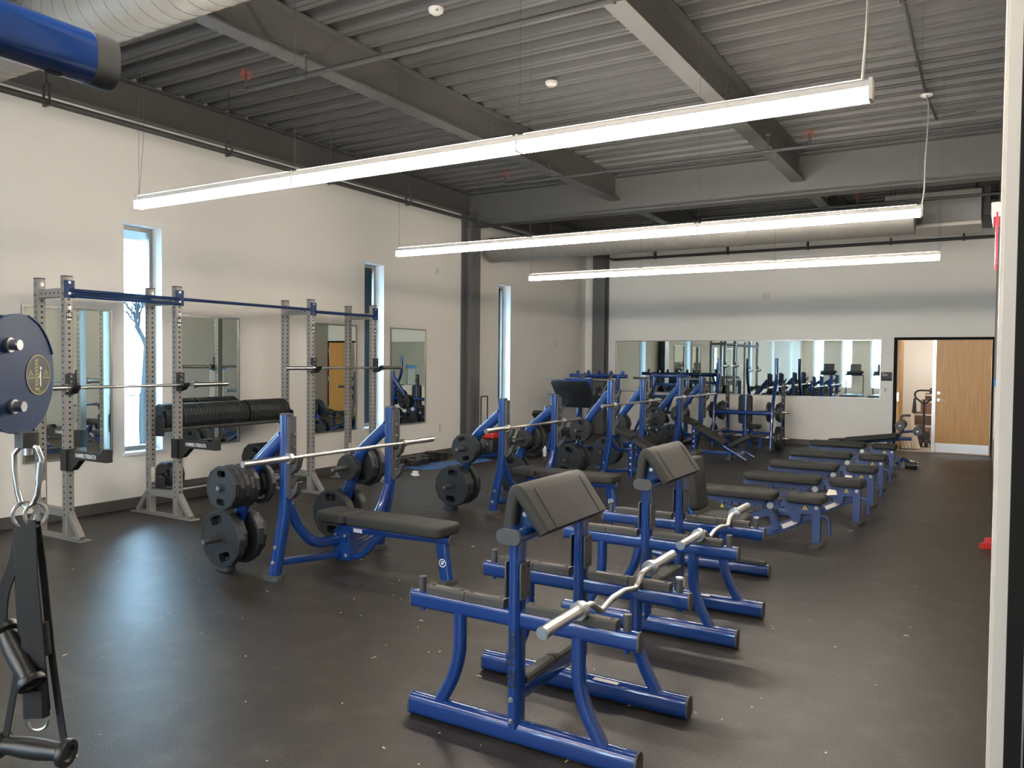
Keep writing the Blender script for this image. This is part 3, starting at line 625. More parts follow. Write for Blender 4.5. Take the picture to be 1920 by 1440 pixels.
# ------------------------------------------------------------------ standing curl benches
def curl_bench(lab,loc):
    t=thing('curl_bench',lab,'bench',loc,0,'standing curl benches')
    for i,y in enumerate((-.315,.315)):
        base=obj('base_tube',MB().sweep([(-.565,y,.055),(.565,y,.055)],oval(.075,.105,6),(0,0,1)),BLUE,t)
        for s in(-1,1): obj('end_cap',MB().sweep([(s*.565,y,.055),(s*.575,y,.055)],oval(.078,.108,6),(0,0,1)),CAP,base)
        if i==1: obj('sticker',MB().box(.16,y-.03,.103,.13,.035,.002,T(0,0,0)),PAPER,base)
        u=obj('upright',MB().sweep([(0,y,.08),(0,y,.895)],oval(.062,.088,6),(0,1,0)),BLUE,t)
        for s in(-1,1):
            hp=obj('stop_plate',MB().prism(rrect(.082,.16,.008,2),.007,basis((0,1,0),(0,0,1),(s*.034 if s>0 else -.041,y,.725))),CAP,u)
            b=MB()
            for dy in(-.02,.02):
                for dz in (-.06,.06): b.cyl((s*.041,y+dy,.725+dz),(s*.043,y+dy,.725+dz),.006,8)
            obj('bolt_set',b,HOLE,hp)
        if i==0:
            link('lettering',text_mesh('Life Fitness',.062,INK,.0006,.92,.0006),u,basis((0,0,1),(-1,0,0),(-.002,y-.0447,.385)))
            b=MB(); bolt(b,(0,y-.044,.21),(0,-1,0),.008); bolt(b,(0,y-.044,.115),(0,-1,0),.008); obj('bolt_set',b,STEEL,u)
        else: obj('sticker',MB().box(.0315,y,.16,.002,.03,.06),WHITE,u)
        for s in(-1,1):
            arm=obj('arm_tube',MB().sweep([(s*.02,y,.555),(s*.565,y,.555)],oval(.052,.082,5),(0,0,1)),BLUE,t)
            obj('end_cap',MB().sweep([(s*.565,y,.555),(s*.574,y,.555)],oval(.055,.086,5),(0,0,1)),CAP,arm)
            for a,b_ in ((.055,.262),(.266,.475)):
                rp=obj('rest_pad',MB().prism([(-.026,-.004),(.026,-.004),(.026,.026),(.018,.036),(-.018,.036),(-.026,.026)],b_-a,Matrix(((0,0,s,s*a),(1,0,0,y),(0,1,0,.594),(0,0,0,1)))),RUB,arm)
                h=MB()
                for q in (a+.025,b_-.025): h.cyl((s*q,y,.629),(s*q,y,.631),.010,10)
                obj('screw_recess',h,HOLE,rp)
            pg=obj('peg',MB().cyl((s*.515,y,.58),(s*.515,y,.662),.0175,14),CAP,arm); 
            if i==1 and s==1: obj('peg_cap',MB().cyl((s*.515,y,.655),(s*.515,y,.664),.0178,14),CHROME,pg)
            obj('peg_nut',MB().cyl((s*.515,y,.503),(s*.515,y,.52),.013,8),BLUE,arm)
            obj('leg',MB().sweep([(s*.30,y,.535),(s*.30,y,.34),(s*.335,y,.22),(s*.415,y,.085)],oval(.062,.05,5),(0,1,0),.13),BLUE,t)
    xb=obj('foot_rail',MB().sweep([(.0,-.29,.225),(.0,.29,.225)],rrect(.055,.07,.012,2),(0,0,1)),BLUE,t)
    for a,b_ in ((-.27,-.005),(.005,.27)):
        rp=obj('rest_pad',MB().prism([(-.03,0),(.03,0),(.03,.022),(.02,.032),(-.02,.032),(-.03,.022)],b_-a,Matrix(((1,0,0,0),(0,0,1,a),(0,1,0,.258),(0,0,0,1)))),RUB,xb)
    tp=obj('crown_tube',MB().sweep([(0,-.385,.925),(0,.37,.925)],oval(.115,.062,6),(0,0,1)),BLUE,t)
    obj('end_cap',MB().sweep([(0,-.40,.925),(0,-.385,.925)],oval(.118,.066,6),(0,0,1)).sweep([(0,.37,.925),(0,.385,.925)],oval(.118,.066,6),(0,0,1)),CAP,tp)
    br=obj('pad_bracket',MB().prism([(-.05,.95),(.06,.95),(-.012,1.09),(-.035,1.09)],.5,Matrix(((1,0,0,0),(0,0,1,-.25),(0,1,0,0),(0,0,0,1)))),NAVY,t)
    bb=MB(); bolt(bb,(0,-.25,1.0),(0,-1,0),.008); obj('bolt_set',bb,STEEL,br)
    path=[(-.062,0,.925),(-.045,0,1.065),(-.03,0,1.112),(0,0,1.09),(.116,0,.932)]
    pd=MB().sweep([(x,.01,z) for x,_,z in path],rrect(.058,.63,.022,4),(0,1,0),.03,5)
    p=obj('arm_pad',pd,PAD,t,ang=60)
    d=Vector((.118,0,-.150)).normalized(); nrm=Vector((-d.z,0,d.x))
    for yy in (-.215,.235):
        c0=Vector((.0,yy,1.095))+nrm*.0295; c1=Vector((.116,yy,.932))+nrm*.0295
        obj('seam',MB().sweep([tuple(c0),tuple(c1)],rrect(.004,.003,.001,1),tuple(nrm)),HOLE,p)
    return t
curl_bench('blue standing curl bench in front, nearest the camera, with zigzag bar',(-1.73,3.265,0))
curl_bench('blue standing curl bench behind the nearest one, second',(-1.785,4.94,0))
ez_bar((-1.41,3.31,.652),'zigzag chrome curl bar on the arms of the nearest curl bench')
ez_bar((-1.44,4.97,.652),'zigzag chrome curl bar on the arms of the second curl bench')
# upright utility bench behind
t=thing('utility_bench','blue upright utility bench with rubber-topped foot bar behind second curl bench','bench',(-1.85,6.3,0))
b=obj('base_tube',MB().sweep([(-.42,0,.05),(.43,0,.05)],oval(.075,.095,6),(0,0,1)),BLUE,t)
obj('end_cap',MB().sweep([(.43,0,.05),(.44,0,.05)],oval(.078,.098,6),(0,0,1)).sweep([(-.43,0,.05),(-.42,0,.05)],oval(.078,.098,6),(0,0,1)),CAP,b)
obj('rest_pad',MB().bx(.13,.41,-.03,.03,.094,.118),RUB,b)
obj('spine',MB().sweep([(-.42,0,.06),(-.60,.0,.09),(-.62,.0,.0)],oval(.06,.06),(0,1,0),.05),BLUE,t)
obj('seat_post',MB().sweep([(-.08,0,.09),(-.08,0,.42)],oval(.08,.07),(1,0,0)),BLUE,t)
obj('seat_pad',MB().rpad(.36,.34,.075,.06,.022,T(.06,.12,.36)),PAD,t)
obj('back_post',MB().sweep([(-.20,.06,.35),(-.30,.08,.86)],rrect(.06,.05,.01,2),(0,1,0)),BLUE,t)
obj('back_pad',MB().rpad(.43,.28,.085,.05,.022,T(-.20,.0,.685,0,pi/2-R(8),0)),PAD,t)

# ------------------------------------------------------------------ adjustable benches
def adj_bench(lab,loc):
    t=thing('adjustable_bench',lab,'bench',loc,0,'adjustable benches')   # origin at the front post
    post=obj('post',MB().bx(-.035,.035,-.035,.035,.03,.385),BLUE2,t); obj('foot',foot_pad(MB(),0,0,.12,.34,.03),CAP,post)
    b=MB(); bolt(b,(0.0,-.036,.35),(0,-1,0),.012); obj('bolt_set',b,STEEL,post)
    mb=obj('main_beam',MB().sweep([(.02,.05,.30),(-.42,.05,.075),(-.58,.05,.045),(-.95,.05,.045)],rrect(.085,.055,.008,2),(0,1,0),.22),BLUE2,t)
    st=obj('sticker',MB().box(0,0,0,.17,.0015,.042,T(-.235,.0215,.172,0,-R(27.2),0)),PAPER,mb)
    obj('sticker_band',MB().box(.075,0,0,.018,.002,.042,T(-.235,.0212,.172,0,-R(27.2),0)),REDP,mb)
    rf=obj('rear_foot',MB().bx(-1.02,-.93,-.20,.30,.0,.05),BLUE2,t); obj('grip_pad',MB().bx(-1.03,-.80,-.09,.19,.05,.075),CAP,rf)
    obj('wheel',MB().cyl((-.98,-.23,.045),(-.98,-.20,.045),.045,16).cyl((-.98,.30,.045),(-.98,.33,.045),.045,16),CAP,rf)
    yk=obj('yoke',MB().prism([(-.39,.09),(-.33,.12),(-.43,.36),(-.47,.36)],.10,Matrix(((1,0,0,0),(0,0,1,.0),(0,1,0,0),(0,0,0,1)))),BLUE2,t)
    obj('brace_plate',MB().prism([(-.44,.30),(-.42,.23),(-.80,.08),(-.84,.12)],.05,Matrix(((1,0,0,0),(0,0,1,.02),(0,1,0,0),(0,0,0,1)))),BLUE2,t)
    sb=obj('seat_bracket',MB().prism([(.03,.385),(-.30,.40),(-.30,.35),(-.20,.20),(-.14,.21),(-.13,.28),(.03,.30)],.06,Matrix(((1,0,0,0),(0,0,1,-.03),(0,1,0,0),(0,0,0,1)))),BLUE2,t)
    obj('warning_label',MB().prism([(-.125,.325),(-.075,.325),(-.10,.368)],.001,Matrix(((1,0,0,0),(0,0,1,-.0312),(0,1,0,0),(0,0,0,1)))),YEL,sb)
    obj('label_mark',MB().prism([(-.108,.332),(-.092,.332),(-.10,.35)],.001,Matrix(((1,0,0,0),(0,0,1,-.0318),(0,1,0,0),(0,0,0,1)))),INK,sb)
    obj('seat_pad',MB().rpad(.34,.27,.075,.05,.024,T(-.10,.03,.388),taper=-.12),PAD,t)
    hd=obj('handle',MB().sweep([(.03,0,.275),(.085,0,.27),(.11,0,.2),(.11,0,.11)],circ(.0165,10),(0,1,0),.05),BLUE2,t)
    rl=obj('back_rail',MB().bx(-1.18,-.34,.0,.06,.325,.385),BLUE2,t)
    teeth=MB()
    for k in range(6):
        x=-.92+k*.075; teeth.prism([(x,.325),(x+.06,.325),(x+.052,.295),(x,.315)],.05,Matrix(((1,0,0,0),(0,0,1,.005),(0,1,0,0),(0,0,0,1))))
    obj('ratchet_teeth',teeth,BLUE2,rl)
    obj('prop_arm',MB().sweep([(-.55,.03,.16),(-.86,.03,.29)],rrect(.04,.03,.005,1),(0,1,0)),BLUE2,t)
    pv=obj('pivot_cap',MB().cyl((-.41,-.02,.335),(-.41,-.045,.335),.032,18),STEEL,yk)
    sp=MB(); n=22; sp.sweep([(-.47-.22*k/(n*8)*1,.02+.013*cos(2*pi*k/8),.30-.09*k/(n*8)+.013*sin(2*pi*k/8)) for k in range(n*8+1)],circ(.0035,4),(0,1,0)); obj('spring',sp,STEEL,yk)
    obj('back_pad',MB().rpad(.80,.29,.075,.05,.022,T(-.765,.03,.385)),PAD,t)
    for x in (-.88,): obj('warning_label',MB().prism([(x-.02,.262),(x+.02,.262),(x,.298)],.001,Matrix(((1,0,0,0),(0,0,1,.0138),(0,1,0,0),(0,0,0,1)))),YEL,rl)
    return t
AL=['blue adjustable bench with grey pads, nearest of its row','blue adjustable bench, second of the row along the right','blue adjustable bench, third of the row along the right','blue adjustable bench, fourth of the row along the right','blue adjustable bench, fifth and nearest the doorway']
A0=adj_bench(AL[0],(-1.30,7.64,0))
for k,(x,y) in enumerate([(-1.12,8.89),(-1.13,10.13),(-1.165,11.5),(-1.18,13.1)]): dup(A0,(x,y,0),0,AL[k+1])
tg=thing('paper_tag','white paper tag under the second adjustable bench seat','tag',(-1.36,8.80,.29)); obj('sheet',MB().prism([(-.05,0),(.06,.01),(.05,.06),(-.02,.07)],.002,T(0,0,0,R(60),0,.3)),CLOTHW,tg)
tg2=dup(tg,(-1.37,10.04,.29),0,'white paper tag under the third adjustable bench seat')
# decline bench by the door
t=thing('decline_bench','long black decline bench with foam ankle rollers beside the doorway','bench',(-1.75,14.65,0))
obj('back_pad',MB().rpad(.86,.30,.075,.05,.022,T(.10,0,.375,0,-R(8.2),0)),PAD,t); obj('head_pad',MB().rpad(.24,.30,.07,.05,.022,T(-.46,0,.295,0,-R(6),0)),PAD,t)
obj('frame_beam',MB().sweep([(-.5,0,.27),(.60,0,.425),(.72,0,.43)],rrect(.06,.06,.01,2),(0,1,0)),NAVY,t)
obj('leg',MB().sweep([(.38,0,.38),(.38,0,.03)],rrect(.06,.06,.01,2),(0,1,0)),NAVY,t); obj('foot',foot_pad(MB(),.38,0,.08,.4,.03),CAP,t)
obj('leg',MB().sweep([(-.46,0,.28),(-.46,0,.03)],rrect(.05,.05,.01,2),(0,1,0)),NAVY,t); obj('foot',foot_pad(MB(),-.46,0,.08,.4,.03),CAP,t)
obj('roller_arm',MB().sweep([(.52,0,.44),(.60,0,.62),(.60,0,.64)],rrect(.045,.045,.008,1),(0,1,0)).sweep([(.55,0,.53),(.84,0,.57)],rrect(.04,.04,.008,1),(0,1,0)),NAVY,t)
for x,z in ((.56,.655),(.82,.575)):
    ro=obj('foam_roller',MB().cyl((x,-.26,z),(x,-.06,z),.075,20).cyl((x,.06,z),(x,.26,z),.075,20),CAP,t); obj('axle',MB().cyl((x,-.27,z),(x,.27,z),.014,8),STEEL,ro)
obj('grip_handle',MB().sweep([(.56,0,.62),(.55,0,.80),(.62,0,.82),(.70,0,.815)],circ(.018,10),(0,1,0),.04),CAP,t)
t=thing('ankle_attachment','blue bench attachment with dark foam roller lying on the floor near doorway','attachment',(-1.06,14.3,0))
obj('bracket',MB().sweep([(-.16,0,.03),(-.06,0,.13),(.02,-.02,.08)],rrect(.06,.05,.01,1),(0,1,0)),NAVY,t); obj('foam_roller',MB().cyl((-.02,-.1,.05),(.14,-.12,.05),.05,16),CAP,t); obj('axle',MB().cyl((.14,-.12,.05),(.18,-.125,.05),.02,10).cyl((.02,.12,.09),(.16,.12,.06),.022,10),STEEL,t)

# ------------------------------------------------------------------ grey half racks
def half_rack(lab,ya,yb):
    t=thing('half_rack',lab,'rack',(-7.22,(ya+yb)/2,0),0,'grey half racks'); H=2.41; hw=(yb-ya)/2; P=.075; xr=-.45
    for s,yy in ((-1,-hw),(1,hw)):
        for x,fr in ((0,1),(xr,0)):
            p=obj('post',MB().sweep([(x,yy,.02),(x,yy,H-.01)],rrect(P,P,.008,2),(1,0,0)),GREY,t)
            obj('post_cap',MB().prism(rrect(P+.002,P+.002,.008,2),.012,T(x,yy,H-.01)),CAP,p)
            h=MB()
            zs=[.22+.052*k for k in range(40)]
            for z in zs:
                if (z>.48 and z<.55) or z>2.2: continue
                if fr or 1: h.cyl((x+P/2-.001,yy,z),(x+P/2+.0008,yy,z),.0105,8)
                h.cyl((x,yy-P/2-.0008,z),(x,yy-P/2+.001,z),.009,8)
            obj('hole_row',h,HOLE,p)['kind']='stuff'
            b=MB()
            for z in (2.25,2.35)+((2.12,) if fr else ()):
                bolt(b,(x+P/2,yy,z),(1,0,0),.013); bolt(b,(x,yy-P/2,z),(0,-1,0),.011)
            if not fr:
                for z in (.86,.98,.37,.26): bolt(b,(x,yy-P/2,z),(0,-1,0),.012)
            obj('bolt_set',b,STEEL,p)
            if fr:
                bd=obj('badge',MB().box(P/2+.001,yy,2.045,.002,.055,.075),BLACK,p)
                link('lettering',text_mesh('HS',.045,WHITE,.0005,.8,.001),bd,basis((0,1,0),(0,0,1),(P/2+.0025,yy,2.055)))
                obj('badge_line',MB().box(P/2+.0022,yy,2.016,.001,.045,.012),WHITE,bd)
        if 1: obj('sticker',MB().box(xr+.0385,yy,.42,.001,.045,.16),PAPER,[c for c in t.children if c.name.startswith('post')][-1])
        tb=obj('top_tube',MB().bx(xr+P/2,-P/2,yy-.03,yy+.03,2.22,2.30),GREY,t)
        h=MB()
        for k in range(5): h.cyl((xr+.09+.07*k,yy-.031,2.26),(xr+.09+.07*k,yy-.029,2.26),.009,8)
        obj('hole_row',h,HOLE,tb)['kind']='stuff'
        obj('low_tube',MB().bx(xr+P/2,-P/2,yy-.03,yy+.03,.20,.27),GREY,t)
        ft=obj('foot_plate',MB().bx(xr-.28,.28,yy-.055,yy+.055,0,.012).bx(xr-.20,.20,yy-.03,yy+.03,.012,.022),GREY,t)
        for x0,x1 in ((.035,.21),(xr-.035,xr-.21)):
            obj('gusset',MB().sweep([(x0,yy,.235),(x1,yy,.02)],rrect(.055,.055,.006,1),(0,1,0)),GREY,t)
        cz=1.385 if ya<5 else 1.55
        c=obj('bar_cup',MB().box(.048,yy,cz+.04,.022,.085,.19).prism([(.04,cz-.055),(.10,cz-.045),(.155,cz+.005),(.16,cz+.03),(.145,cz+.03),(.125,cz-.015),(.06,cz-.018),(.04,cz-.01)],.07,Matrix(((1,0,0,0),(0,0,1,yy-.035),(0,1,0,0),(0,0,0,1)))),BLACK,t)
        b=MB(); bolt(b,(.06,yy,cz+.06),(1,0,0),.007); bolt(b,(.06,yy,cz+.11),(1,0,0),.007); obj('bolt_set',b,STEEL,c)
        if ya<5:
            sa=obj('safety_arm',MB().bx(.04,.64,yy-.03,yy+.03,.745,.82).prism([(.55,.82),(.64,.82),(.64,.86),(.60,.865)],.06,Matrix(((1,0,0,0),(0,0,1,yy-.03),(0,1,0,0),(0,0,0,1)))).prism([(.04,.745),(.24,.745),(.11,.64),(.04,.63)],.06,Matrix(((1,0,0,0),(0,0,1,yy-.03),(0,1,0,0),(0,0,0,1)))).bx(-.045,.05,yy-.045,yy+.045,.63,.83),BLACK,t)
            link('lettering',text_mesh('HAMMER STRENGTH',.052,WHITE,.0005,.66,.0012),sa,basis((1,0,0),(0,0,1),(.33,yy-.0312,.782)))
    for x,z in ((.0,2.30),(.0,2.25)) if ya<5 else ((.0,2.28),):
        obj('pull_up_bar',MB().cyl((x+.045,-hw,z-.02),(x+.045,hw,z-.02),.016,12),NAVY,t)
    obj('pull_up_bar',MB().cyl((xr+.05,-hw,2.29),(xr+.05,hw,2.29),.016,12),NAVY,t)
    k=MB()
    for s in(-1,1): k.box(.044,s*hw,2.29,.014,.09,.16)
    obj('bar_bracket',k,NAVY,t)
    return t
half_rack('grey half rack with safety arms, nearest on the left wall',4.12,5.27)
half_rack('grey half rack without safety arms, farther along the left wall',7.17,8.33)
barbell((-7.125,4.74,1.392),'bare chrome barbell resting in the nearest grey rack')
barbell((-7.125,7.75,1.557),'bare chrome barbell resting in the farther grey rack')
# storage bridge between the racks
t=thing('plate_shelf','black two-tier plate shelf bridging the two grey racks','shelf',(-7.62,6.22,0))
for z,l in ((.90,'upper'),(.27,'lower')):
    for x in (-.085,.085): obj('rail',MB().cyl((x,-.91,z),(x,.91,z),.025,14),PIPE,t)
    for s in(-1,1): obj('end_plate',MB().prism(rrect(.26,.20,.03,2),.012,basis((1,0,0),(0,0,1),(0,s*.915+.006,z+.03))),BLACK,t)
obj('bridge_bar',MB().cyl((.44,-.905,2.28),(.44,.905,2.28),.016,12),NAVY,t)
n=0; y=-.86
while y<.86:
    n+=1
    sz=10 if y<.2 or n%1 else 10
    y0=6.22+y; t_=.0405
    if abs(y-.215)<.02: y+=.03; continue
    r,tt,hh,_=(.148,.036,2,'')
    SIZES['s']=(r,tt,hh,'mid-sized')
    plate('s',(-7.62,y0,.90+.122),random.uniform(-.03,.03)+pi/2+R(-24),'black grip plate in the upper row, %s from the near end'%ordw(n),'plates on the upper shelf'); y+=t_
for k in range(4): plate('s',(-7.62,5.40+.042*k,.27+.122),pi/2+R(-24),'black grip plate at the near end of the lower shelf, %s in line'%ORD[k],'plates on the lower shelf')
for k in range(5): plate(35,(-7.62,6.62+.06*k,.27+.178),.4,'larger black plate toward the far end of the lower shelf, %s in line'%ORD[k],'plates on the lower shelf')
tg=bpy.data.objects['plate_shelf']
obj('slotted_guide',MB().bx(-.13,-.11,-.9,.9,.86,1.0),BLACK,tg)

# ------------------------------------------------------------------ cable machine at the left edge
PX,PY=-1.5,.79
t=thing('cable_machine','navy cable machine at the left edge, pulley housing and overhead arm in view','cable machine',(-1.5,.79,1.64),0)
Z0=1.64
def rel(x,y,z): return (x+1.5,y-.79,z-Z0)
obj('column',MB().sweep([rel(-2.35,-.42,.02),rel(-2.35,-.42,2.4)],rrect(.13,.10,.03,3),(1,0,0)),BLUE,t)
obj('base_plate',MB().box(*rel(-2.35,-.42,.012),.5,.5,.024),CAP,t)
arm=obj('overhead_arm',MB().sweep([rel(-1.545,-.5,2.272),rel(-1.545,.925,2.272)],oval(.078,.10,6),(0,0,1)),BLUE,t)
obj('end_cap',MB().sweep([rel(-1.545,.925,2.272),rel(-1.545,.965,2.272),rel(-1.545,.972,2.272)],oval(.081,.103,6),(0,0,1)),CAP,arm)
h=MB()
for y in (.72,.86): h.prism(oval(.018,.032),.002,T(*rel(-1.545,y,2.2215)))
obj('slot_hole',h,HOLE,arm)['kind']='stuff'
obj('arm_stem',MB().sweep([rel(-2.35,-.42,2.272),rel(-1.545,-.42,2.272)],oval(.07,.09,6),(0,0,1)),BLUE,t)
# pulley housing : two navy side plates, plane turned about the vertical
A=R(31); nx=Vector((cos(A),sin(A),0)); tv=Vector((-sin(A),cos(A),0))   # normal, in-plane
PB=basis(tv,(0,0,1),(0,0,0)); PB=Matrix(((tv.x,0,nx.x,-.043),(tv.y,0,nx.y,-.0245),(0,1,0,.004),(0,0,0,1)))
out=[]
for k in range(28):
    a=2*pi*k/28; rr=.113
    x,y=rr*cos(a)*.95,rr*sin(a)
    if y<-.095: y=-.095-(abs(y)-.095)*.7
    if x<-.09: x=-.09
    out.append((x,y))
hs=obj('side_plate',MB().prism(out,.006,PB,.022),NAVY,t); hs['label']='navy pulley side plate with round warning label'
obj('side_plate',MB().prism(out,.006,PB,-.028),NAVY,t)
lp_=[(r_*cos(R(d))*.95,r_*sin(R(d)),z) for d in range(20,76,5) for r_ in (.1125,.1155) for z in (-.028,.030)]
nl=len(lp_)//4
obj('plate_lip',MB().add(lp_,[(4*k+i,4*k+j,4*k+4+j,4*k+4+i) for k in range(nl-1) for i,j in ((0,1),(1,3),(3,2),(2,0))]+[(0,1,3,2),(4*nl-4,4*nl-3,4*nl-1,4*nl-2)],PB),NAVY,t)
obj('pulley_wheel',MB().lathe([(.008,-.012),(.10,-.012),(.085,0),(.10,.012),(.008,.012)],28,PB),CAP,t)
bl=MB(); 
for (x,y) in ((-.034,.055),(-.024,-.056)):
    q=PB@Vector((x,y,.028)); bl.cyl(q,q+nx*.006,.0135,12); bl.cyl(q+nx*.006,q+nx*.022,.0095,12)
obj('bolt_set',bl,STEEL,t)
lab=obj('warning_label',MB().lathe([(0,.0287),(.0385,.0287),(.0385,.028),(0,.028)],36,PB@T(.055,0,0)),mat('label_charcoal',(.035,.04,.042),.5),t)
lm=MB(); lm.add([(a*cos(2*pi*k/36)+.055,a*sin(2*pi*k/36),.0292) for k in range(36) for a in (.0362,.0385)],[(2*k,2*k+1,(2*k+3)%72,(2*k+2)%72) for k in range(36)],PB)
for k in range(8):
    y=-.022+k*.0065; lm.add([(.046,y,.0292),(.055,y+.004,.0292),(.055,y+.0075,.0292),(.046,y+.0035,.0292)],[(0,1,2,3)],PB)
lm.add([(.044,-.024,.0292),(.0452,-.024,.0292),(.0452,.03,.0292),(.044,.03,.0292)],[(0,1,2,3)],PB)
for sx in (.031,.079):
    for (a,b) in (((-.009,-.006),(.009,-.006)),((.009,-.006),(0,.0095)),((0,.0095),(-.009,-.006))):
        d=Vector((b[0]-a[0],b[1]-a[1])).normalized(); p=Vector((-d.y,d.x))*.0008
        lm.add([(sx+a[0]+p.x,a[1]+p.y,.0292),(sx+b[0]+p.x,b[1]+p.y,.0292),(sx+b[0]-p.x,b[1]-p.y,.0292),(sx+a[0]-p.x,a[1]-p.y,.0292)],[(0,1,2,3)],PB)
    lm.add([(sx-.0007,-.003,.0292),(sx+.0007,-.003,.0292),(sx+.0007,.005,.0292),(sx-.0007,.005,.0292)],[(0,1,2,3)],PB)
lm.add([(.044,-.0285,.0292),(.056,-.0285,.0292),(.058,-.0265,.0292),(.056,-.0245,.0292),(.044,-.0245,.0292)],[(0,1,2,3,4)],PB)
obj('label_print',lm,mat('dull_yellow_print',(.38,.33,.10),.5),lab)
fg=MB(); fg.add([(.059,-.022,.0292),(.0632,-.022,.0292),(.0632,.008,.0292),(.0605,.008,.0292),(.056,-.006,.0292),(.0575,-.007,.0292),(.0595,-.002,.0292)],[(0,1,2,3,6),(3,4,5,6)],PB); fg.lathe([(0,.0293),(.003,.0293),(.003,.029)],12,PB@T(.0622,.0125,0)); obj('figure_print',fg,WHITE,lab)
link('lettering',text_mesh('15"(38cm)',.0085,bpy.data.materials['dull_yellow_print'],.0002,.9),lab,PB@T(.054,-.032,.0293))
obj('swivel_block',MB().sweep([(-.006,-.006,-.10),(-.006,-.006,-.128)],rrect(.033,.033,.007,2),(1,0,0)),CAP,t)
obj('swivel_eye',MB().cyl((-.004,-.005,-.128),(-.004,-.005,-.142),.008,10),STEEL,t)
obj('carriage',MB().sweep([(-.10,-.09,0),(-.30,-.35,0),(-.85,-1.21,0)],rrect(.05,.07,.015,2),(0,0,1),.1),CAP,t)
# carabiner, rings, handles  (hang at x,y = HX,HY)
IR=Vector((cos(YAW),sin(YAW),0)); 
def hp(a,z,d=0): # a: metres to the right in view, z height, d: away from camera
    q=Vector((-1.503,.783,0))+IR*a+Vector((-sin(YAW),cos(YAW),0))*d; return (q.x,q.y,z)
vn=(-sin(YAW),cos(YAW),0)
cb=thing('carabiner','chrome carabiner hanging under the navy pulley housing','carabiner',hp(0,1.52)); o0=Vector(cb.location)
def lp(a,z,d=0): return tuple(Vector(hp(a,z,d))-o0)
ring=[(.002,1.515),(.018,1.512),(.026,1.492),(.022,1.455),(.017,1.425),(.010,1.408),(-.004,1.402),(-.014,1.412),(-.018,1.43),(-.024,1.47),(-.024,1.50),(-.013,1.513)]
obj('body',MB().sweep([lp(a,z) for a,z in ring],circ(.0048,10),vn,closed=True),CHROME,cb)
obj('gate_sleeve',MB().sweep([lp(.0205,1.45),lp(.024,1.485)],circ(.0062,10),vn),STEEL,cb)
rg=thing('ring','pair of steel rings on the carabiner','ring',hp(0,1.39)); o0=Vector(rg.location)
for k,(a,d) in enumerate(((-.006,.0),(.012,.004))):
    obj('loop',MB().sweep([lp(a+.016*cos(2*pi*j/18)*(.9 if k else 1),1.388+.022*sin(2*pi*j/18),d+.01*cos(2*pi*j/18)) for j in range(18)],circ(.0036,8),vn,closed=True),CHROME,rg)
BAND=lambda w_:rrect(w_,.0035,.0012,1)
def strap(m,pts,w_): return m.sweep([lp(*p) for p in pts],BAND(w_),vn,.03,4)
h1=thing('strap_handle','black strap handle hanging lowest from the rings, level grip','handle',hp(0,1.37),0,'cable strap handles'); o0=Vector(h1.location)
obj('strap',strap(strap(MB(),[(.012,1.375,.006),(.022,1.30,.006),(.036,1.16,.004),(.040,1.13,.002),(.060,.985,0),(.066,.955,0)],.014),[(-.002,1.375,.01),(-.012,1.25,.02),(-.032,1.06,.006),(-.046,.97,0),(-.05,.955,0)],.013),STRAP,h1)
def grip(m,p0,p1,prof):
    p0,p1=Vector(p0),Vector(p1); d=(p1-p0); L_=d.length; d.normalize(); x=d.orthogonal().normalized(); y=d.cross(x)
    return m.lathe([(r,z*L_) for r,z in prof],20,Matrix(((x.x,y.x,d.x,p0.x),(x.y,y.y,d.y,p0.y),(x.z,y.z,d.z,p0.z),(0,0,0,1))))
GP=[(.016,0),(.024,.0),(.026,.03),(.025,.09),(.017,.13),(.0165,.2),(.019,.4),(.019,.6),(.0165,.8),(.017,.87),(.025,.91),(.026,.97),(.024,1),(.015,1),(.012,.97)]
GM=mat('black_grip_plastic',(.016,.016,.017),.38,noise=.1,scale=90)
obj('grip',grip(MB(),lp(-.066,.958,.006),lp(.080,.950,-.012),GP),GM,h1)
h2=thing('strap_handle','black strap handle twisted sideways above the level one','handle',hp(0,1.375),0,'cable strap handles'); o0=Vector(h2.location)
m=MB(); strap(m,[(-.004,1.378,-.004),(.004,1.28,-.012),(.018,1.12,-.014),(.025,1.03,-.012)],.042); strap(m,[(-.014,1.375,.002),(-.022,1.30,-.004),(-.045,1.25,-.002),(-.052,1.20,.002),(-.05,1.165,.004)],.022); strap(m,[(-.014,1.32,.004),(-.012,1.22,.004),(-.006,1.14,.004)],.03)
m.sweep([lp(.026,1.19,-.004),lp(.032,1.13,-.004)],rrect(.022,.016,.004,1),vn).sweep([lp(.02,1.07,-.016),lp(.022,1.02,-.016)],rrect(.045,.02,.006,1),vn)
obj('strap',m,STRAP,h2)
obj('grip',grip(MB(),lp(-.055,1.175,.012),lp(.026,1.085,-.034),GP),GM,h2)
obj('end_ring',MB().sweep([lp(.022+.019*cos(2*pi*j/18),1.012+.019*sin(2*pi*j/18),-.012) for j in range(18)],circ(.0026,8),vn,closed=True),CHROME,h2)

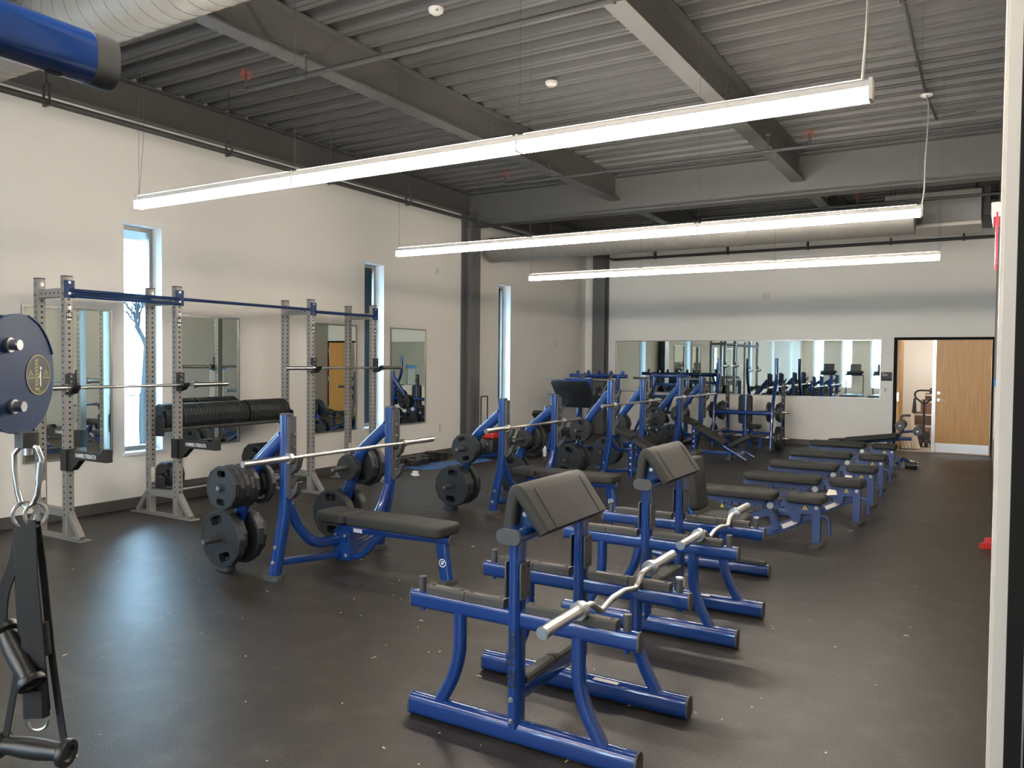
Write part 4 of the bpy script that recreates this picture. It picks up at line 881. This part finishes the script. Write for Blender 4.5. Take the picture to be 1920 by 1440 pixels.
# ------------------------------------------------------------------ seated shoulder bench at the far wall
t=thing('shoulder_press_bench','blue seated shoulder press bench with plates facing the wide mirror','bench',(-4.03,15.36,0))
for s in(-1,1):
    x=s*.56
    st=obj('front_strut',MB().sweep([(x,0,.03),(x,.12,.9),(x,.40,1.32),(x,.40,1.76)],oval(.07,.06),(1,0,0),.25),BLUE,t)
    obj('foot',foot_pad(MB(),x,0,.12,.16),CAP,t); obj('foot',foot_pad(MB(),x,1.12,.12,.16),CAP,t)
    ru=obj('rear_upright',MB().sweep([(x,1.12,.03),(x,1.06,.5),(x,1.06,1.28)],oval(.07,.06),(1,0,0),.2),BLUE,t)
    hp_=obj('hook_plate',MB().bx(x-.036,x+.036,1.02,1.035,.80,1.28).bx(x-.036,x+.036,.98,1.035,1.10,1.14),CAP,ru)
    b=MB()
    for k in range(4): bolt(b,(x,1.02,.86+.12*k),(0,-1,0),.008)
    obj('bolt_set',b,STEEL,hp_)
    obj('side_tube',MB().sweep([(x,.1,.72),(x,1.06,.72)],oval(.05,.05),(0,0,1)).sweep([(x,.04,.30),(x,1.09,.30)],oval(.05,.05),(0,0,1)),BLUE,t)
    for z,y in ((.72,.30),(.22,.30)):
        h=obj('horn',MB().cyl((x-.28,y,z),(x+.28,y,z),.024,12),STEEL,t)
    pf=obj('step_platform',MB().rpad(.20,.34,.03,.03,.008,T(s*.30,.28,.24)),CAP,t)
    obj('step_post',MB().bx(s*.30-.03,s*.30+.03,.25,.31,0,.24),BLUE,pf)
obj('cross_beam',MB().sweep([(-.55,.10,.70),(.55,.10,.70)],oval(.06,.08),(0,0,1)),BLUE,t); obj('low_beam',MB().sweep([(-.55,.60,.27),(.55,.60,.27)],oval(.05,.06),(0,0,1)),BLUE,t)
obj('spine',MB().sweep([(0,.28,.10),(0,.28,.45),(0,.30,1.03)],rrect(.10,.07,.012,2),(1,0,0)),BLUE,t)
obj('back_pad',MB().rpad(.57,.27,.08,.06,.022,T(0,.335,.755,0,0,0)@Matrix.Rotation(pi/2,4,'Z')@Matrix.Rotation(-pi/2,4,'Y')),PAD,t)
obj('seat_pad',MB().rpad(.34,.34,.075,.08,.022,T(.05,.62,.36)),PAD,t); obj('seat_post',MB().bx(.0,.08,.56,.66,.0,.36),BLUE,t)
for sd,z,dr,szs in ((-1,.72,-1,[25,25]),(-1,.72,1,[25,35]),(1,.72,-1,[25,35]),(1,.72,1,[25,35]),(1,.22,1,[45,45]),(-1,.22,-1,[45])):
    off=.036
    for k,sz in enumerate(szs):
        r,tt,_,wd=SIZES[sz]; x=-4.03+sd*.56+dr*(off+tt/2); off+=tt+.005
        plate(sz,(x,15.66,z-.003 if z>.3 else .225),.2*k,f"{wd} black plate, {ORD[k]} out, {'upper' if z>.3 else 'lower'} {'outer' if dr==sd else 'inner'} horn, {'left' if sd<0 else 'right'} side, shoulder bench",'plates on the shoulder bench','x')

# ------------------------------------------------------------------ leg press and squat machine in the far corner
t=thing('leg_press','blue leg press with large black footplate and lugged crossbeam in the far left corner','machine',(-6.8,13.6,0))
for s in(-1,1):
    obj('base_rail',MB().sweep([(s*.42,-1.0,.05),(s*.42,1.3,.05)],oval(.09,.09),(0,0,1)),BLUE,t)
    obj('sled_rail',MB().cyl((s*.30,-.55,.22),(s*.30,1.2,1.42),.028,12),CHROME,t)
    obj('rear_post',MB().sweep([(s*.42,1.25,.05),(s*.42,1.22,1.40)],oval(.08,.07),(1,0,0)),BLUE,t)
    for z,y,l in ((1.31,.30,.44),(1.02,.36,.40)): obj('plate_horn',MB().cyl((s*.30,y,z),(s*(.30+l),y,z),.024,12),CHROME,t)
    obj('stop_arm',MB().sweep([(s*.30,-.4,.28),(s*.34,-.45,.72),(s*.34,-.40,.80)],oval(.05,.045),(1,0,0),.05),BLUE,t)
fp=obj('footplate',MB().rpad(.80,.70,.035,.05,.012,Matrix.Translation((0,.10,1.04))@Matrix.Rotation(R(-48),4,'X')@Matrix.Rotation(pi,4,'X')),BLACK,t)
obj('carriage',MB().box(0,.30,1.15,.55,.10,.36).box(0,.34,.98,.66,.08,.07),BLUE,t)
cbm=obj('cross_beam',MB().sweep([(-.66,1.22,1.37),(.62,1.22,1.37)],oval(.07,.08),(0,0,1)),BLUE,t)
for k in range(5): obj('lug',MB().prism([(-.04,1.39),(.04,1.39),(.03,1.46),(0,1.49),(-.03,1.46)],.05,Matrix(((1,0,0,-.48+.25*k),(0,0,1,1.195),(0,1,0,0),(0,0,0,1)))),BLUE,cbm)
obj('seat_pad',MB().rpad(.40,.42,.09,.06,.025,T(0,-.55,.30,R(12))),PAD,t); obj('back_pad',MB().rpad(.40,.72,.09,.06,.025,Matrix.Translation((0,-.98,.50))@Matrix.Rotation(R(-38),4,'X')),PAD,t)
obj('front_cross',MB().sweep([(-.42,-.95,.06),(.42,-.95,.06)],oval(.08,.08),(0,0,1)),BLUE,t)
obj('seat_frame',MB().sweep([(0,-.95,.06),(0,-.85,.34),(0,-.35,.30)],rrect(.07,.06,.01,2),(1,0,0)),BLUE,t)
t=thing('squat_machine','blue plate-loaded squat machine right of the leg press in the far corner','machine',(-5.62,15.2,0))
for s in(-1,1):
    obj('base_rail',MB().sweep([(s*.40,-.9,.05),(s*.40,.9,.05)],oval(.09,.09),(0,0,1)),BLUE,t)
    obj('post',MB().sweep([(s*.36,.55,.08),(s*.36,.55,1.36)],rrect(.08,.07,.012,2),(1,0,0)),BLUE,t)
    obj('guide_rail',MB().cyl((s*.24,-.75,.30),(s*.24,.60,1.40),.025,12),NAVY,t)
    for x0,z in ((.36,1.33),(.36,.98)): obj('plate_horn',MB().cyl((s*x0,.30,z),(s*(x0+.34),.30,z),.024,12),CHROME,t)
    obj('shoulder_pad',MB().rpad(.16,.30,.08,.04,.025,Matrix.Translation((s*.14,-.10,.84))@Matrix.Rotation(R(-40),4,'X')),PAD,t)
    obj('side_tube',MB().sweep([(s*.36,.55,.62),(s*.38,-.6,.08)],oval(.05,.05),(1,0,0)),BLUE,t)
cbm=obj('cross_beam',MB().sweep([(-.40,.55,1.38),(.40,.55,1.38)],oval(.07,.085),(0,0,1)),BLUE,t)
for z in (1.20,.95,.62): obj('ladder_rung',MB().sweep([(-.36,.55,z),(.36,.55,z)],rrect(.06,.06,.01,2),(0,0,1)),BLUE,t)
obj('back_pad',MB().rpad(.34,.62,.08,.05,.025,Matrix.Translation((0,-.15,.62))@Matrix.Rotation(R(-40),4,'X')),PAD,t)
obj('foot_plate',MB().box(0,-.80,.20,.70,.36,.03,T(0,0,0)),CAP,t); obj('front_cross',MB().sweep([(-.40,-.85,.06),(.40,-.85,.06)],oval(.08,.08),(0,0,1)),BLUE,t)
for k,(dx,y,z,sz) in enumerate([(-.52,14.60,.98,35),(.45,14.60,.98,25),(.50,14.60,.98,25)]):
    plate(sz,(-5.62+dx,y+.9,z),.3,'black plate on the squat machine, %s from its left'%ORD[k],'plates on the squat machine','x')
for k,(x,y,z,sz) in enumerate([(-7.22,13.96,1.02,25),(-6.40,13.96,1.02,25)]): plate(sz,(x-.02,y,z),.3,'black plate on the leg press horn, %s side'%('left' if k==0 else 'right'),'plates on the leg press','x')

# ------------------------------------------------------------------ things on the floor by the left wall
sp=[(-7.93,9.88),(-7.90,10.12),(-7.90,10.36),(-7.90,10.60),(-7.88,10.84),(-7.64,9.80),(-7.66,10.04)]
n=0
for k,(x,y) in enumerate(sp):
    for j in range((3,3,3,4,3,3,3)[k]):
        n+=1; o=obj('rubber_disc',MB().lathe([(.03,0),(.108,0),(.112,.006),(.112,.03),(.106,.036),(.03,.036),(.03,0)],24),PLATEB); o.location=(x+random.uniform(-.006,.006),y+random.uniform(-.006,.006),.036*j+.0005*j)
        tag(o,'small black disc on floor by wall, %s up in the %s stack from the window'%(ORD[j],ORD[k]),'plate','black discs stacked by the wall')
m=MB().prism([(-7.66,9.55),(-7.22,9.62),(-7.02,11.1),(-7.36,11.28),(-7.60,10.3)],.014,T(0,0,0))
tag(obj('floor_mat',m,BLMAT),'flat blue mat on the floor beside the black discs','mat')
o=obj('crumpled_paper',MB().lathe([(0,0),(.05,.0),(.07,.02),(.03,.045),(.05,.06),(0,.07)],7,T(0,0,0,.1,.2,0)),CLOTHW,ang=1); o.location=(-7.0,9.0,.006); tag(o,'crumpled white paper on floor beside the nearest flat bench upright','paper')
t=thing('trolley_bag','black and red wheeled tool bag with tall pull handle by the column','bag',(-7.45,11.75,0))
obj('body',MB().rpad(.36,.5,.28,.05,.03,T(0,0,.03)),BLACK,t); obj('top_box',MB().rpad(.34,.46,.12,.04,.03,T(0,0,.31)),REDT,t)
obj('pull_handle',MB().sweep([(-.16,-.10,.30),(-.16,-.10,1.03),(-.16,.11,1.03),(-.16,.11,.30)],circ(.011,8),(1,0,0),.02),BLACK,t); obj('wheel',MB().cyl((-.14,-.26,.04),(-.14,-.22,.04),.04,14).cyl((-.14,.22,.04),(-.14,.26,.04),.04,14),CAP,t)
t=thing('tool_case','low dark green tool case on floor beside the red bag','case',(-7.2,12.05,0)); obj('body',MB().rpad(.26,.34,.10,.03,.02),mat('dark_green_plastic',(.03,.05,.04),.5),t); obj('latch',MB().box(.132,.06,.06,.008,.04,.03).box(.132,-.06,.06,.008,.04,.03),STEEL,t); obj('carry_handle',MB().sweep([(.02,-.06,.1),(.02,-.05,.13),(.02,.05,.13),(.02,.06,.1)],circ(.008,6),(1,0,0),.02),CAP,t)
t=thing('tool_pouch','black tool pouch with two yellow patches on floor behind the benches','bag',(-6.78,12.05,0)); obj('body',MB().rpad(.26,.36,.20,.05,.03),BLACK,t); obj('yellow_patch',MB().box(.134,-.08,.12,.006,.09,.06).box(.134,.06,.12,.006,.09,.06),YEL,t)
t=thing('water_bottle','clear plastic water bottle on floor beside the tool pouch','bottle',(-6.60,12.15,0)); obj('body',MB().lathe([(0,0),(.032,0),(.034,.01),(.034,.15),(.014,.19),(.013,.205)],16),mat('clear_plastic',(.55,.58,.6),.15,spec=.7),t); obj('cap',MB().lathe([(0,.205),(.016,.205),(.016,.225),(0,.225)],14),WHPL,t)
o=obj('blue_roll',MB().cyl((-7.35,11.0,.05),(-7.15,11.6,.05),.045,14),NAVY); tag(o,'rolled navy mat on floor between blue mat and tool case','mat')
# wood shavings
m=MB(); rnd=random.Random(11)
for k in range(190):
    if k<90: x,y=rnd.uniform(-4.6,-.3),rnd.uniform(1.3,5.5)
    else: x,y=rnd.uniform(-7.2,-.1),rnd.uniform(2,14)
    l=rnd.choice([.006,.008,.010,.014,.03]); a=rnd.uniform(0,pi); m.box(0,0,.0015,l,rnd.uniform(.003,.006),.003,T(x,y,0,0,0,a))
tag(obj('wood_shavings',m,mat('pale_wood_chip',(.62,.53,.38),.7,noise=.2,scale=9)),'pale wood shavings scattered over the dark rubber floor','debris',kind='stuff')
o=obj('red_cloth',MB().prism([(-.07,-.05),(.06,-.03),(.05,.05),(-.01,.06)],.05,T(0,0,0)).prism([(-.03,-.02),(.05,-.02),(.05,.04)],.05,T(0,0,.05)),REDT); o.location=(.055,8.4,0); tag(o,'red scrap on the floor against the right wall','scrap')

# ------------------------------------------------------------------ small things on the walls
def wbox(name,lab,cat,loc,sx,sy,sz,mat_=WHPL): 
    t=thing(name,lab,cat,loc); obj('body',MB().rpad(sx,sy,sz,.008,.004,Matrix.Rotation(pi/2,4,'X') if sy>.0 else None),mat_,t); return t
t=wbox('wall_speaker','small white wall box high on the far wall','wall box',(-3.95,YB-.001,3.05),.15,.15,.03); obj('slot',MB().box(0,-.032,0,.006,.004,.05),CAP,t)
t=wbox('door_sign','black room sign with white lettering between mirror and doorway','sign',(-1.645,YB-.001,1.425),.19,.17,.01,BLACK)
for k,s in enumerate(('102','Storage','Fitness')): pass
ln=MB()
for k,wd in enumerate((.032,.085,.092)): ln.box(-.075+wd/2,-.0105,.06-.021*k,wd,.001,.010)
obj('lettering',ln,mat('sign_print',(.42,.42,.42),.5),t)
t=wbox('card_reader','small white card reader under the black room sign','card reader',(-1.665,YB-.001,1.155),.062,.105,.02); obj('window',MB().box(-.002,-.021,.018,.02,.002,.035).box(-.002,-.021,-.022,.02,.002,.012),CAP,t)
def wxbox(name,lab,cat,loc,sy,sz):
    t=thing(name,lab,cat,loc); obj('body',MB().rpad(sz,sy,.02,.006,.004,Matrix.Rotation(pi/2,4,'Y')@Matrix.Rotation(0,4,'X')),WHPL,t); return t
t=wxbox('wall_outlet','white wall outlet low on the wall beside the dark column','outlet',(XW+.001,11.06,.49),.075,.12); obj('socket',MB().box(.0205,0,.025,.002,.03,.028).box(.0205,0,-.025,.002,.03,.028),LITE,t)
t=wxbox('thermostat','small white thermostat on the wall before the corner column','thermostat',(XW+.001,15.3,2.02),.09,.12); obj('display',MB().box(.0205,0,.02,.002,.05,.03),LITE,t)
t=wxbox('wall_sensor','small white box high on the wall beside the dark column','wall box',(XW+.001,10.95,3.19),.13,.09); obj('lens',MB().box(.0205,0,0,.002,.03,.02),LITE,t)
# exit sign, seen edge-on
t=thing('exit_sign','red edge-lit exit sign hanging by the right wall, seen edge-on','exit sign',(.045,4.12,2.11))
obj('housing',MB().prism([(-.032,.20),(.025,.20),(.033,.262),(-.04,.262)],.30,Matrix(((1,0,0,0),(0,0,1,-.15),(0,1,0,0),(0,0,0,1)))),LITE,t)
REDG=mat('red_lit_acrylic',(1,.03,.05),.2,emit=1.6)
p=obj('panel',MB().box(-.018,0,.11,.007,.30,.22),REDG,t)
link('lettering',text_mesh('EXIT',.15,WHITE,.0006,1.0,.002),p,basis((0,-1,0),(0,0,1),(-.0222,0,.11)))
obj('mount',MB().box(.055,0,.19,.05,.10,.14),mat('dark_red_mount',(.12,.02,.02),.5),t)
t=thing('blue_tape','strip of blue tape holding white paper on the right wall','tape',(XR-.001,13.0,1.37)); obj('strip',MB().box(-.012,0,.06,.024,.5,.10),mat('blue_tape',(.04,.22,.62),.6),t); obj('paper',MB().box(-.008,0,-.36,.012,.4,.74),CLOTHW,t)

# ------------------------------------------------------------------ storage room contents
t=thing('pallet_jack','black pallet jack with loop handle in the storage room','pallet jack',(-1.05,18.0,0))
obj('shaft',MB().sweep([(0,0,.18),(0,-.05,.95)],oval(.055,.045),(1,0,0)),BLACK,t)
obj('handle_loop',MB().sweep([(0,-.04,.86),(-.17,-.05,1.0),(-.17,-.05,1.10),(-.1,-.05,1.14),(.1,-.05,1.14),(.17,-.05,1.10),(.17,-.05,1.0),(0,-.04,.86)],circ(.018,10),(0,1,0),.05),BLACK,t)
obj('pump_body',MB().box(0,0,.2,.2,.16,.22),BLACK,t); obj('steer_wheel',MB().cyl((-.08,-.04,.085),(-.02,-.04,.085),.085,18).cyl((.02,-.04,.085),(.08,-.04,.085),.085,18),CAP,t)
obj('fork',MB().bx(-.26,-.10,.1,1.2,.05,.10),CAP,t); obj('fork',MB().bx(.10,.26,.1,1.2,.05,.10),CAP,t); obj('cloth',MB().prism([(-.19,.98),(-.15,.98),(-.13,.70),(-.17,.66),(-.22,.69)],.02,Matrix(((1,0,0,0),(0,0,1,-.09),(0,1,0,0),(0,0,0,1)))),BLACK,t)
for k,(x,y,z,s,l) in enumerate([(-.85,19.2,.104,(.9,.7,.28),'bottom'),(-.85,19.2,.386,(.86,.68,.24),'second'),(-.80,19.25,.628,(.75,.6,.27),'third'),(-.75,19.3,.90,(.7,.55,.14),'topmost')]):
    t=thing('cardboard_box','brown carton behind the pallet jack, %s of its stack'%l,'box',(x,y,z),0,'cartons in the storage room'); obj('body',MB().box(0,0,s[2]/2,*s),DKWOOD if k%2 else CARD,t); obj('tape_strip',MB().box(0,-s[1]/2-.001,s[2]-.03,s[0]*.98,.002,.03),FOAM,t)
for k in range(5):
    o=obj('foam_slab',MB().box(0,0,.33,.055,.32,.66),FOAM); o.rotation_euler=(0,R(-14),R(0)); o.location=(-1.36+.062*k,17.45,.012); tag(o,'pale foam slab leaning in the doorway, %s from the open leaf'%ORD[k],'foam','foam slabs in the doorway')
t=thing('equipment_console','dark grey equipment console on top of the carton stack','console',(-.72,19.25,1.042)); obj('body',MB().rpad(.6,.4,.12,.05,.02),CAP,t); obj('screen',MB().rpad(.3,.06,.14,.02,.01,T(.06,0,.12)),BLACK,t)
t=thing('wood_block','pale wooden block beside the pallet jack wheels','block',(-.78,17.9,0)); obj('body',MB().prism([(-.12,0),(.1,0),(.1,.18),(-.05,.30),(-.12,.26)],.2,Matrix(((1,0,0,0),(0,0,1,-.1),(0,1,0,0),(0,0,0,1)))),WOOD,t)

# ------------------------------------------------------------------ treadmills behind the camera (seen in the mirrors)
def treadmill(loc,lab):
    t=thing('treadmill',lab,'treadmill',loc,0,'treadmills behind the camera')
    obj('deck',MB().rpad(.82,2.0,.20,.06,.03),CAP,t); obj('belt',MB().bx(-.27,.27,-.9,.75,.2,.205),BLACK,t)
    for s in(-1,1): obj('upright',MB().sweep([(s*.38,-.75,.18),(s*.38,-.85,1.15),(s*.36,-.45,1.12)],oval(.07,.06),(1,0,0),.1),CAP,t)
    c=obj('console',MB().rpad(.78,.34,.10,.05,.03,T(0,-.86,1.15,R(35))),BLACK,t); obj('screen',MB().rpad(.5,.05,.34,.03,.015,T(0,-.98,1.30,R(10))),BLACK,c)
    return t
T0=treadmill((-6.6,-6.6,0),'treadmill by the windows behind the camera, nearest the left wall')
for k in range(4): dup(T0,(-5.4+1.2*k,-6.6,0),0,'treadmill by the windows behind the camera, %s from the left wall'%ORD[k+1])

# ------------------------------------------------------------------ every separate piece an object of its own; tiny fasteners stay joined
SPLIT={'suspension_wire','end_cap','bar_bracket','wheel','hanger','foam_roller','axle','latch','yellow_patch','socket','window','steer_wheel','reveal','side_tube','roller_arm','horn_tip','screw_recess','figure_print','seam'}
TINY={'bolt_set','hole_row','hinge_set','clip_set','ratchet_teeth','knurl_band','screw_recess','label_print','horn_tip','bolt_cluster','lettering','cage','sprinkler_head','strap'}
CACHE={}
def islands(me):
    if me.name in CACHE: return CACHE[me.name]
    bm=bmesh.new(); bm.from_mesh(me); bm.verts.ensure_lookup_table(); seen=set(); groups=[]
    for v in bm.verts:
        if v.index in seen: continue
        st=[v]; seen.add(v.index); g=[]
        while st:
            x=st.pop(); g.append(x.index)
            for e in x.link_edges:
                y=e.other_vert(x)
                if y.index not in seen: seen.add(y.index); st.append(y)
        groups.append(g)
    bm.free(); out=[me]
    if len(groups)>1:
        out=[]
        for g in groups:
            ids={v:i for i,v in enumerate(g)}; m2=bpy.data.meshes.new(me.name)
            m2.from_pydata([me.vertices[v].co for v in g],[],[[ids[v] for v in p.vertices] for p in me.polygons if p.vertices[0] in ids])
            for mt in me.materials: m2.materials.append(mt)
            m2.polygons.foreach_set('use_smooth',[True]*len(m2.polygons)); m2.set_sharp_from_angle(angle=R(38)); out.append(m2)
    CACHE[me.name]=out; return out
for o in list(bpy.data.objects):
    if o.type!='MESH' or not o.parent: continue
    n=o.name.split('.')[0]
    if n in TINY: o['kind']='stuff'
    elif n in SPLIT:
        parts=islands(o.data)
        if len(parts)>1:
            o.data=parts[0]
            for m2 in parts[1:]:
                c=o.copy(); c.data=m2; C.objects.link(c)
